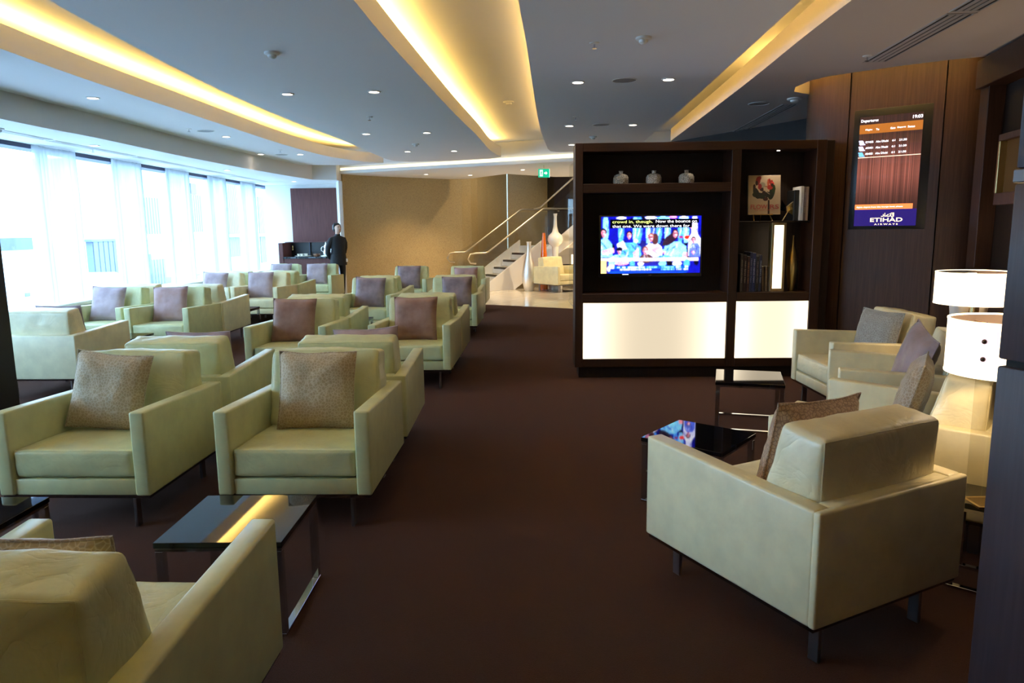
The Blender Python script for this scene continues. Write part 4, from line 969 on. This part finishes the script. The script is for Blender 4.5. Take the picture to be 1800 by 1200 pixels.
for v_ in b.verts: v_.co.y *= .55
obj('plate', b, mt['ceramic'], TR)
def cup(label):
    o = obj('small_cup', lathe([(0, 0), (.018, 0), (.03, .03), (.036, .055), (.033, .055), (.02, .008), (0, .008)], 20), mt['ceramic']); return tag(o, label, 'cup', 'white cups on the serving tray')
cn = ['front left white cup on the serving tray', 'front middle white cup on the serving tray', 'front right white cup on the serving tray', 'back left white cup on the serving tray', 'back right white cup on the serving tray']
c0 = None
for i, (dx, dy) in enumerate([(-.10, -.03), (-.02, -.05), (.07, -.03), (-.06, .045), (.03, .05)]):
    if c0 is None: c0 = cup(cn[0]); o = c0
    else: o = c0.copy(); C.objects.link(o); o['label'] = cn[i]
    o.location = (-4.62 + dx, 16.08 + dy, .9035)
o = obj('wooden_bowl', lathe([(0, 0), (.05, 0), (.078, .03), (.08, .062), (.072, .062), (.05, .012), (0, .012)], 28), mat('turned_wood', (.20, .09, .045), .4), None, True, (-4.32, 16.06, .895)); tag(o, 'round brown wooden bowl between the cups and the coffee pot', 'bowl')
t = thing('coffee_pot', 'tall silver coffee pot with curved spout on a white stand', 'coffee pot', (-4.11, 16.05, .895))
obj('stand', lathe([(0, 0), (.12, 0), (.12, .02), (.06, .035), (0, .035)], 28), mt['ceramic'], t)
obj('body', lathe([(0, .035), (.055, .036), (.065, .07), (.05, .12), (.032, .16), (.042, .20), (.035, .235), (.012, .27), (.014, .285), (0, .33)], 28), mt['silver'], t)
obj('handle', tube([(-.035, 0, .21), (-.075, 0, .215), (-.10, 0, .18), (-.10, 0, .13), (-.06, 0, .10)], .008, 8), mt['silver'], t)
obj('spout', tube([(.035, 0, .16), (.06, 0, .20), (.10, 0, .235), (.13, 0, .23)], [.012, .010, .008, .004], 8), mt['silver'], t)
o = obj('sugar_bowl', lathe([(0, 0), (.04, 0), (.06, .03), (.05, .06), (.02, .07), (0, .085)], 24), mt['ceramic'], None, True, (-3.94, 16.05, .895)); tag(o, 'small white lidded bowl right of the coffee pot', 'bowl')
o = obj('round_mirror_tray', prism_y([(.10 * math.cos(a * PI / 16), .10 + .10 * math.sin(a * PI / 16)) for a in range(32)], -.006, .006, .003), mt['chrome'], None, True, (-3.97, 16.28, .896)); tag(o, 'round metal tray standing upright behind the sugar bowl', 'tray')

# ------------------------------------------------------------------ stairs
U = Vector((.82, .572)).normalized(); V = Vector((U.y, -U.x))          # up the flight, towards the camera side
ST = thing('staircase', 'white staircase with dark nosings, glass balustrade and steel handrails', 'staircase', (0, 0, 0))
R0 = Vector((-.18, 17.3)) - U * (.28 * 2)        # right end of the floor line
def rect(a, L_, Wd):  # footprint starting at point a (right side), L along U, width to the left
    return [tuple(a), tuple(a + U * L_), tuple(a + U * L_ - V * Wd), tuple(a - V * Wd)]
for k in range(1, 7):
    a = R0 + U * (.28 * k)
    if k < 6:
        sp_ = obj('step', prism(rect(a, .30, .90), .17 * k - .16, .17 * k), mt['stone'], ST, False)
        obj('nosing', prism(rect(a - U * .008 - V * .06, .10, .78), .17 * k - .045, .17 * k + .003), mt['dark_nosing'], sp_, False)
    else: obj('landing', prism(rect(a, 1.5, 1.0), .17 * k - .2, .17 * k), mt['stone'], ST, False)
def sloped(side_pt, t0_, t1_, zlo0, zlo1, zhi0, zhi1, th, m_, nm, par, smooth=False):
    A = side_pt + U * t0_; B = side_pt + U * t1_; b = bmesh.new(); vs = []
    for off in (0, th):
        for p, z in ((A, zlo0), (B, zlo1), (B, zhi1), (A, zhi0)): q = p + V * off; vs.append(b.verts.new((q.x, q.y, z)))
    for f in ((0, 1, 2, 3), (7, 6, 5, 4), (0, 4, 5, 1), (1, 5, 6, 2), (2, 6, 7, 3), (3, 7, 4, 0)): b.faces.new([vs[i] for i in f])
    return obj(nm, b, m_, par, smooth)
RS = .17 / .28
sloped(R0, -.02, .85, 0, 0, .12, .12 + .87 * RS, .05, mt['stone'], 'stringer', ST); sloped(R0, .85, 1.70, 0, .50, .12 + .87 * RS, .12 + 1.72 * RS, .05, mt['stone'], 'stringer', ST)
sloped(R0, 1.70, 3.2, .55, .55, 1.06, 1.06, .05, mt['stone'], 'stringer', ST)
sloped(R0 - V * .95, -.02, 1.70, 0, .7, .12, .12 + 1.72 * RS, .05, mt['stone'], 'stringer', ST)
# glass and handrails
gr_ = [('right', R0 + V * .03), ('left', R0 - V * .93)]
for nm, base_ in gr_:
    for a0_, a1_ in ((-.30, .66), (.67, 1.66), (1.67, 2.6)):
        lo0 = max(.02, a0_ * RS + .02) if a0_ < 1.65 else 1.02; lo1 = a1_ * RS + .02 if a1_ < 1.7 else 1.02
        hi = lambda a: .86 + max(0, min(a, 1.7)) * RS
        sloped(base_, a0_, a1_, lo0, lo1, hi(a0_), hi(a1_), .012, mt['glass2'], 'glass_panel', ST)
    P3 = lambda a, z, off=.05: (base_ + U * a + V * off).to_3d() + Vector((0, 0, z))
    path = [P3(-.28, .66), P3(-.42, .68), P3(-.48, .77), P3(-.42, .88), P3(-.28, .90), P3(0, .90), P3(.06, .92), P3(1.68, .92 + 1.64 * RS), P3(1.76, 1.94), P3(2.9, 1.94)]
    hr_ = obj('handrail', tube(path, .021, 10), mt['steel'], ST)
    for a in (.3, 1.2, 2.2): obj('bracket', tube([P3(a, .86 + min(a, 1.68) * RS, -.01), P3(a, .86 + min(a, 1.68) * RS, .05)], .012, 8), mt['steel'], hr_)
# upper flight rising to the right
A2 = Vector((.80, 17.96)); D2 = Vector((.80, -.60)).normalized(); n2 = Vector((D2.y, -D2.x))
def sl2(a0_, a1_, zl0, zl1, zh0, zh1, off, th, m_, nm):
    b = bmesh.new(); vs = []
    for o_ in (off, off + th):
        for a, z in ((a0_, zl0), (a1_, zl1), (a1_, zh1), (a0_, zh0)): q = A2 + D2 * a - n2 * o_; vs.append(b.verts.new((q.x, q.y, z)))
    for f in ((0, 1, 2, 3), (7, 6, 5, 4), (0, 4, 5, 1), (1, 5, 6, 2), (2, 6, 7, 3), (3, 7, 4, 0)): b.faces.new([vs[i] for i in f])
    obj(nm, b, m_, ST, False)
sl2(0, 3.2, .52, .52 + 3.2 * .70, .92, .92 + 3.2 * .70, 0, .05, mt['stone'], 'stringer')
sl2(0.05, 3.2, .95, .92 + 3.2 * .70, 1.80, 1.80 + 3.15 * .70, .01, .012, mt['glass2'], 'glass_panel')
for k in range(10): 
    q = A2 + D2 * (.25 * k + .1); obj('step', prism([tuple(q), tuple(q + D2 * .28), tuple(q + D2 * .28 - n2 * .9), tuple(q - n2 * .9)], .80 + .175 * k, .94 + .175 * k), mt['stone'], ST, False)
pr = lambda a, z: (A2 + D2 * a + n2 * .03).to_3d() + Vector((0, 0, z))
obj('handrail', tube([pr(-.25, 1.94), pr(-.05, 1.97), pr(3.2, 1.97 + 3.25 * .70)], .021, 10), mt['steel'], ST)

# vases and lamp by the stairs
o = obj('floor_vase', lathe([(0, 0), (.10, 0), (.12, .03), (.165, .25), (.17, .38), (.13, .62), (.075, .82), (.05, .98), (.055, 1.12), (.065, 1.15), (.05, 1.15), (0, .95)], 40), mt['silver'], None, True, (.42, 17.0, 0)); tag(o, 'tall silver floor vase in front of the stairs', 'vase')
o = obj('floor_vase', lathe([(0, 0), (.09, 0), (.10, .3), (.09, .6), (.07, .9), (.05, 1.15), (.035, 1.35), (.02, 1.35), (0, 1.2)], 32), mt['orange'], None, True, (.785, 17.25, 0)); tag(o, 'slim orange glass floor vase behind the yellow armchair', 'vase')
o = obj('floor_vase', lathe([(0, 0), (.16, 0), (.17, .05), (.09, .35), (.07, .8), (.08, 1.02), (.165, 1.10), (.19, 1.19), (.165, 1.28), (.08, 1.36), (.045, 1.50), (.035, 1.72), (.05, 1.80), (.03, 1.80), (0, 1.6)], 40), mt['ceramic'], None, True, (1.065, 17.35, .0)); tag(o, 'tall white ceramic vase with a flat round bulb, beneath the upper flight', 'vase')
t = thing('side_table', 'small table beside the yellow armchair near the stairs', 'table', (1.62, 17.35, 0)); obj('table_top', lathe([(0, .42), (.18, .42), (.18, .44), (0, .44)], 28), mt['stone'], t); obj('leg', lathe([(0, 0), (.12, 0), (.12, .015), (.02, .03), (.02, .42), (0, .42)], 20), mt['chrome'], t)
table_lamp(1.62, 17.35, .44, .60, .17, .22, 'small glowing lamp beside the yellow armchair near the stairs', 'brass', power=8)

# glass partition left of the shelf unit
t = thing('glass_partition', 'tall clear glass partition edge left of the shelf unit', 'partition', (1.16, 13.1, 0)); obj('glass_panel', bx(0, .015, 0, 1.3, .02, ZL), mt['glass2'], t, False); obj('edge_post', bx(-.012, .028, -.03, .0, 0, ZL), mt['ceramic'], t, False); obj('floor_channel', bx(-.01, .025, 0, 1.3, 0, .02), mt['steel'], t, False)

# exit sign
mt['exit_green'] = emis('exit_green', (.01, .42, .22), 1.1); mt['exit_white'] = emis('exit_white', (.75, 1.0, .9), 1.2)
t = thing('exit_sign', 'green illuminated exit sign with running figure and arrow hanging before the stairs', 'exit sign', (.648, 14.1, 2.42), .18)
obj('panel', bx(-.105, .105, -.02, .02, 0, .16, .003, 1), mt['exit_green'], t, False)
def flat(pts, nm, m_, y=-.022):
    b = bmesh.new(); b.faces.new([b.verts.new((x, y, z)) for x, z in pts]); return obj(nm, b, m_, t, False)
flat([(.0, .066), (.035, .066), (.035, .045), (.068, .080), (.035, .115), (.035, .094), (0, .094)], 'arrow', mt['exit_white'])
flat([(-.085, .02), (-.025, .02), (-.025, .14), (-.085, .14)], 'door_symbol', mt['exit_white'])
flat([(-.065, .118), (-.052, .118), (-.052, .132), (-.065, .132)], 'figure_symbol', mt['exit_green'], -.024)
flat([(-.075, .09), (-.060, .112), (-.042, .108), (-.032, .088), (-.046, .096), (-.05, .075), (-.036, .06), (-.036, .03), (-.044, .03), (-.046, .055), (-.06, .065), (-.078, .04), (-.084, .046), (-.066, .075), (-.062, .095)], 'figure_symbol', mt['exit_green'], -.024)
obj('side_edge', bx(.105, .112, -.02, .02, 0, .16), mt['exit_white'], t, False); obj('hanger', tube([(0, 0, .16), (0, 0, ZL - 2.42 + .2)], .006, 8), mt['steel'], t)

# ------------------------------------------------------------------ ceiling fittings
def make_down(label):
    t = thing('downlight', label, 'ceiling light', (0, 0, 0), 0, 'recessed downlights')
    obj('trim_ring', lathe([(.062, .0), (.064, -.006), (.050, -.008), (.046, -.002), (.046, .0)], 28), mt['whiteplastic'], t)
    obj('lens', lathe([(0, -.0035), (.046, -.0035)], 24), mt['lens'], t)
    return t
d0 = None
def down(x, y, z, label, power, col=WHITE, ang=95):
    global d0
    if d0 is None: d0 = make_down(label); o = d0; o.location = (x, y, z)
    else: o = dup(d0, (x, y, z), 0, label)
    LATER.append((o, power, col, ang)); return o
LATER = []
down(-4.86, 7.27, ZP, 'downlight nearest the left edge of the photo, over the first window row', 22)
down(-4.03, 7.23, ZP, 'downlight right of the leftmost one on the window-side grey ceiling', 22)
down(-4.71 + .02, 10.18, ZP, 'downlight on the window-side grey ceiling left of the round speaker', 22)
down(-3.90, 10.19, ZP, 'downlight on the window-side grey ceiling right of the round speaker', 22)
down(-4.22, 12.5, ZP, 'farther left downlight on the window-side grey ceiling', 18)
down(-3.575, 12.59, ZP, 'farther right downlight on the window-side grey ceiling', 18)
down(-2.12, 7.14, ZP, 'left downlight of the nearest pair on the middle ceiling panel', 24)
down(-1.28, 7.08, ZP, 'right downlight of the nearest pair on the middle ceiling panel', 24)
down(-1.95, 10.07, ZP, 'left downlight of the second pair on the middle ceiling panel', 22)
down(-1.12, 10.02, ZP, 'right downlight of the second pair on the middle ceiling panel', 22)
down(-1.71, 12.34, ZP, 'left downlight of the farthest pair on the middle ceiling panel', 20)
down(-.93, 12.33, ZP, 'right downlight of the farthest pair on the middle ceiling panel', 20)
down(.62, 6.74, ZP, 'left downlight of the pair in front of the shelf unit', 24)
down(1.42, 6.66, ZP, 'right downlight of the pair in front of the shelf unit', 24)
down(.77, 9.52, ZP, 'left downlight of the pair just beyond the shelf unit', 20)
down(1.58, 9.49, ZP, 'right downlight of the pair just beyond the shelf unit', 20)
down(.975, 11.62, ZP, 'last downlight on the aisle ceiling before the exit sign', 18)
down(-5.0, 8.9, ZB, 'nearest small downlight on the low ceiling by the windows', 10)
down(-4.85, 12.6, ZB, 'middle small downlight on the low ceiling by the windows', 10)
down(-4.6, 15.6, ZB, 'small downlight over the bar counter', 14)
down(-1.83, 16.0, ZL, 'left downlight above the gold wall', 110, (1, .72, .42), 110)
down(-.89, 16.4, ZL, 'middle downlight above the gold wall', 100, (1, .72, .42), 110)
down(.262, 15.09, ZL, 'downlight left of the exit sign', 110)
# nearer fittings outside the frame that light the foreground
down(-2.0, 4.0, ZP, 'downlight on the middle ceiling panel above the top edge of the photo, left', 12)
down(-1.2, 4.0, ZP, 'downlight on the middle ceiling panel above the top edge of the photo, right', 12)
down(1.2, 3.7, ZP, 'downlight over the large ivory armchair, above the top edge of the photo', 14)
down(.4, 3.7, ZP, 'downlight over the aisle, above the top edge of the photo', 10)
for o, p_, c_, a_ in LATER: spot_light(o, 'lamp', (0, 0, -.012), p_ * (.55 if a_ < 100 else 1), c_, a_, .045, .7)
for x, y in ((.9, 17.5), (2.2, 16.0)):  # unseen lamps added to brighten the tiles and stairs
    o = dup(d0, (x, y, 2.65 if y < 17 else 4.4), 0, 'unseen downlight added to brighten the stair lounge, %s' % ('hidden behind the shelf unit' if y < 17 else 'high over the stairs'));
    spot_light(o, 'lamp', (0, 0, -.012), 260 if y > 17 else 320, WHITE, 140, .05, .7)
spot_light(d0, 'lamp_wall', (0, 0, -.012), 0.01, WHITE)

def sprinkler(x, y, z, label):
    t = thing('sprinkler', label, 'sprinkler', (x, y, z), 0, 'ceiling sprinklers')
    obj('rosette', lathe([(0, 0), (.035, 0), (.033, -.006), (.012, -.010), (0, -.010)], 20), mt['whiteplastic'], t); obj('head', lathe([(.006, -.008), (.006, -.035), (.018, -.036), (.018, -.040), (0, -.040)], 14), mt['chrome'], t)
for a in [(.61, 5.36, ZP, 'sprinkler left of the smoke detector above the shelf unit'), (.78, 8.77, ZP, 'sprinkler left of the pair of downlights beyond the shelf unit'), (-4.06, 9.39, ZP, 'sprinkler beside the round speaker on the window-side ceiling'), (2.79, 5.85, ZP, 'sprinkler beside the long air slot near the walnut column'), (-3.7, 11.9, ZP, 'sprinkler on the far window-side ceiling'), (-1.62, 8.6, ZP, 'sprinkler on the middle ceiling panel between downlight pairs'), (-5.25, 9.3, ZB, 'sprinkler on the low ceiling by the windows')]: sprinkler(*a)
def detector(x, y, z, label, s=1):
    t = thing('smoke_detector', label, 'smoke detector', (x, y, z), 0, 'smoke detectors')
    obj('base', lathe([(0, 0), (.055 * s, 0), (.055 * s, -.012), (.045 * s, -.018), (0, -.018)], 24), mt['whiteplastic'], t); obj('dome', lathe([(.032 * s, -.016), (.030 * s, -.035), (.015 * s, -.045), (0, -.046)], 20), mt['whiteplastic'], t)
for a in [(-1.737, 5.53, ZP, 'smoke detector nearest the camera on the middle ceiling panel'), (.935, 5.23, ZP, 'smoke detector above the shelf unit, right of a sprinkler'), (-.005, 9.6, ZU, 'smoke detector inside the broad middle ceiling cove', 1.3), (2.95, 7.7, ZP, 'large smoke detector beside the walnut column', 1.4), (-1.44, 11.3, ZP, 'smoke detector before the farthest pair of downlights'), (-5.1, 7.4, ZB, 'smoke detector on the low window ceiling at the left edge'), (1.2, 10.65, ZP, 'smoke detector beyond the shelf unit')]: detector(*a)
mt['mesh_grille'] = mat('speaker_grille', (.30, .29, .30), .7)
def speaker(x, y, z, label):
    t = thing('ceiling_speaker', label, 'speaker', (x, y, z), 0, 'round ceiling speakers')
    obj('ring', lathe([(.112, 0), (.114, -.004), (.104, -.006), (.102, -.002)], 32), mt['whiteplastic'], t); obj('grille', lathe([(0, -.003), (.103, -.003)], 32), mt['mesh_grille'], t)
for a in [(1.03, 6.68, ZP, 'round speaker between the two downlights in front of the shelf unit'), (-3.94, 9.61, ZP, 'round speaker on the window-side grey ceiling'), (2.68, 8.0, ZP, 'round speaker on the brownish ceiling beyond the column'), (1.17, 9.45, ZP, 'round speaker between the downlights beyond the shelf unit'), (-3.9, 12.6, ZP, 'round speaker between the farther window-side downlights')]: speaker(*a)
def slot(x0, y0, x1, y1, z, w, label, m_='whiteplastic', n_=3, group='air slots in the ceiling'):
    a = Vector((x0, y0)); c = Vector((x1, y1)); L_ = (c - a).length; mid = (a + c) / 2
    t = thing('air_slot_diffuser', label, 'air vent', (mid.x, mid.y, z), math.atan2((c - a).y, (c - a).x), group)
    obj('backing', bx(-L_ / 2, L_ / 2, -w / 2, w / 2, -.002, 0), mt['gap'], t, False)
    for s in (-1, 1): obj('frame', bx(-L_ / 2 - .015, L_ / 2 + .015, s * w / 2 - .006, s * w / 2 + .006, -.006, 0), mt[m_], t, False)
    for s in (-1, 1): obj('frame', bx(s * L_ / 2 - .008, s * L_ / 2 + .008, -w / 2, w / 2, -.006, 0), mt[m_], t, False)
    for k in range(n_): yy = -w / 2 + w * (k + 1) / (n_ + 1); obj('slat', bx(-L_ / 2, L_ / 2, yy - w * .085, yy + w * .085, -.006, -.001), mt[m_], t, False)
mt['slot_grey'] = mat('slot_grey', (.38, .36, .36), .4)
slot(2.95, 6.05, 2.83, 4.74, ZP, .17, 'long air slot in the brownish ceiling, near end by the walnut column', 'slot_grey'); slot(2.82, 4.68, 2.70, 3.3, ZP, .17, 'long air slot in the brownish ceiling at the top right of the photo', 'slot_grey')
slot(3.19, 10.55, 3.04, 8.05, ZP, .16, 'air slot in the brownish ceiling behind the shelf unit', 'slot_grey')
for k, nm in enumerate(['nearest the camera', 'second from the camera', 'third from the camera', 'fourth from the camera', 'farthest from the camera']):
    slot(-5.20, 6.6 + 1.8 * k, -5.18, 8.3 + 1.8 * k, ZB, .10, 'narrow white air slot over the curtains, %s' % nm, 'whiteplastic', 2, 'air slots over the curtains')

# ------------------------------------------------------------------ standing person
def skin_mesh(name, verts, edges, m_list, parent, sub=2, root=0, matfn=None):
    me = bpy.data.meshes.new(name); me.from_pydata([v_[:3] for v_ in verts], edges, [])
    o = bpy.data.objects.new(name, me); C.objects.link(o)
    sk = o.modifiers.new('skin', 'SKIN'); sk.use_smooth_shade = True
    L_ = me.skin_vertices[0].data if me.skin_vertices else None
    if L_ is None:
        bpy.context.view_layer.objects.active = o; o.select_set(True); bpy.ops.mesh.customdata_skin_add(); L_ = me.skin_vertices[0].data
    for i, v_ in enumerate(verts): L_[i].radius = (v_[3], v_[4] if len(v_) > 4 else v_[3]); L_[i].use_root = (i == root)
    ss = o.modifiers.new('sub', 'SUBSURF'); ss.levels = sub; ss.render_levels = sub
    dg = bpy.context.evaluated_depsgraph_get(); dg.update()
    ev = bpy.data.meshes.new_from_object(o.evaluated_get(dg)); o.modifiers.clear(); o.data = ev; bpy.data.meshes.remove(me)
    ev.materials.clear(); [ev.materials.append(q) for q in m_list]
    for p in ev.polygons:
        p.use_smooth = True
        p.material_index = matfn(p.center) if matfn else 0
    o.parent = parent; return o
PE = thing('person', 'person in long black tunic, dark hair tied back, standing by the gold wall', 'person', (-3.655, 15.30, 0), .80)
V_ = [(0, .01, .86, .105, .085), (0, 0, 1.00, .095, .075), (0, -.01, 1.14, .105, .080), (0, -.005, 1.27, .115, .078), (0, .005, 1.345, .050, .045), (0, -.005, 1.40, .046, .046), (0, -.02, 1.450, .068, .078), (0, -.015, 1.525, .080, .094), (0, -.005, 1.580, .056, .064)]
E2_ = [(i, i + 1) for i in range(8)]
def add(v_, frm): V_.append(v_); E2_.append((frm, len(V_) - 1)); return len(V_) - 1
for s in (-1, 1):
    a = add((s * .085, .01, .80, .085), 0); a = add((s * .09, .0, .62, .070), a); a = add((s * .088, -.005, .44, .050), a); a = add((s * .088, .01, .28, .048), a); a = add((s * .085, .02, .09, .032), a); a = add((s * .087, -.03, .045, .034, .030), a); a = add((s * .09, -.13, .03, .032, .022), a)
    a = add((s * .15, .01, 1.29, .048), 3); a = add((s * .185, .045, 1.16, .040), a); a = add((s * .19, .085, 1.02, .034), a); a = add((s * .12, .13, .90, .028), a); a = add((s * .07, .15, .86, .022), a)
    h = add((s * .035, .155, .83, .024, .012), a)
    for q, (dx, dz, ln) in enumerate([(.020, -.02, .055), (.010, -.03, .065), (-.002, -.034, .068), (-.014, -.030, .055)]):
        f_ = add((s * (.035 - .012 + dx * .8), .158, .83 + dz, .0085), h); f_ = add((s * (.035 - .012 + dx * .8), .150, .83 + dz - ln * .55, .0075), f_); add((s * (.03 - .012 + dx * .8), .140, .83 + dz - ln, .0065), f_)
    f_ = add((s * .055, .14, .825, .010), h); add((s * .060, .125, .795, .008), f_)
def pm(c): return 1 if (c.z > 1.375) or (c.y > .10 and c.z < .885 and c.z > .6) else (2 if c.z < .07 else 0)
skin_mesh('body', V_, E2_, [mt['cloth_black'], mt['skin'], mt['black']], PE, 2, 0, pm)
def loft(rows, n=28):        # rows: (cx,cy,rx,ry,z)
    b = bmesh.new(); R3 = [[b.verts.new((cx + rx * math.cos(2 * PI * k / n), cy + ry * math.sin(2 * PI * k / n), z)) for k in range(n)] for cx, cy, rx, ry, z in rows]
    for A_, B3 in zip(R3, R3[1:]):
        for k in range(n): b.faces.new((A_[k], A_[(k + 1) % n], B3[(k + 1) % n], B3[k]))
    return b
obj('tunic', loft([(0, .01, .185, .15, .735), (0, .01, .180, .148, .82), (0, .005, .165, .135, .95), (0, 0, .152, .118, 1.06), (0, 0, .165, .122, 1.18), (0, .005, .175, .112, 1.27), (0, .005, .13, .09, 1.325), (0, .005, .062, .058, 1.352), (0, 0, .055, .054, 1.385)]), mt['cloth_black'], PE)
for s in (-1, 1):
    P_ = [(s * .135, .01, 1.285), (s * .185, .035, 1.20), (s * .205, .06, 1.10), (s * .20, .09, 1.00), (s * .14, .13, .91), (s * .09, .15, .875)]
    obj('sleeve', tube(P_, [.060, .060, .056, .052, .046, .042], 14), mt['cloth_black'], PE)
hb = lathe([(0, .085), (.045, .078), (.072, .045), (.082, 0), (.080, -.04), (.066, -.075), (.045, -.085)], 24)
for v_ in hb.verts:
    if v_.co.y < -.02 and v_.co.z < .045: v_.co.y = -.02 + (v_.co.y + .02) * .15
[setattr(v_, 'co', v_.co * 1.10) for v_ in hb.verts]; obj('hair', hb, mt['hair'], PE, True, (0, .022, 1.528)); b = bmesh.new(); bmesh.ops.create_uvsphere(b, u_segments=14, v_segments=10, radius=.038); obj('hair_bun', b, mt['hair'], PE, True, (0, .105, 1.505))
b = bmesh.new(); bmesh.ops.create_cone(b, cap_ends=True, segments=8, radius1=.013, radius2=.005, depth=.04); obj('nose', b, mt['skin'], PE, True, (0, -.098, 1.508), (.25, 0, 0))
for s in (-1, 1):
    b = bmesh.new(); bmesh.ops.create_uvsphere(b, u_segments=10, v_segments=6, radius=.010); obj('eye', b, mt['hair'], PE, True, (s * .027, -.082, 1.528))
    obj('eyebrow', bx(s * .027 - .014, s * .027 + .014, -.090, -.080, 1.545, 1.550), mt['hair'], PE, False)
    b = bmesh.new(); bmesh.ops.create_uvsphere(b, u_segments=10, v_segments=8, radius=.018); [setattr(v_.co, 'x', v_.co.x * .4) for v_ in b.verts]; obj('ear', b, mt['skin'], PE, True, (s * .070, .0, 1.51))
obj('mouth', bx(-.018, .018, -.094, -.082, 1.470, 1.478, .003), mat('lips', (.35, .08, .08), .4), PE)
obj('name_badge', bx(.085, .125, -.155, -.148, .80, .87, .002, 1), mt['whiteplastic'], PE, False)
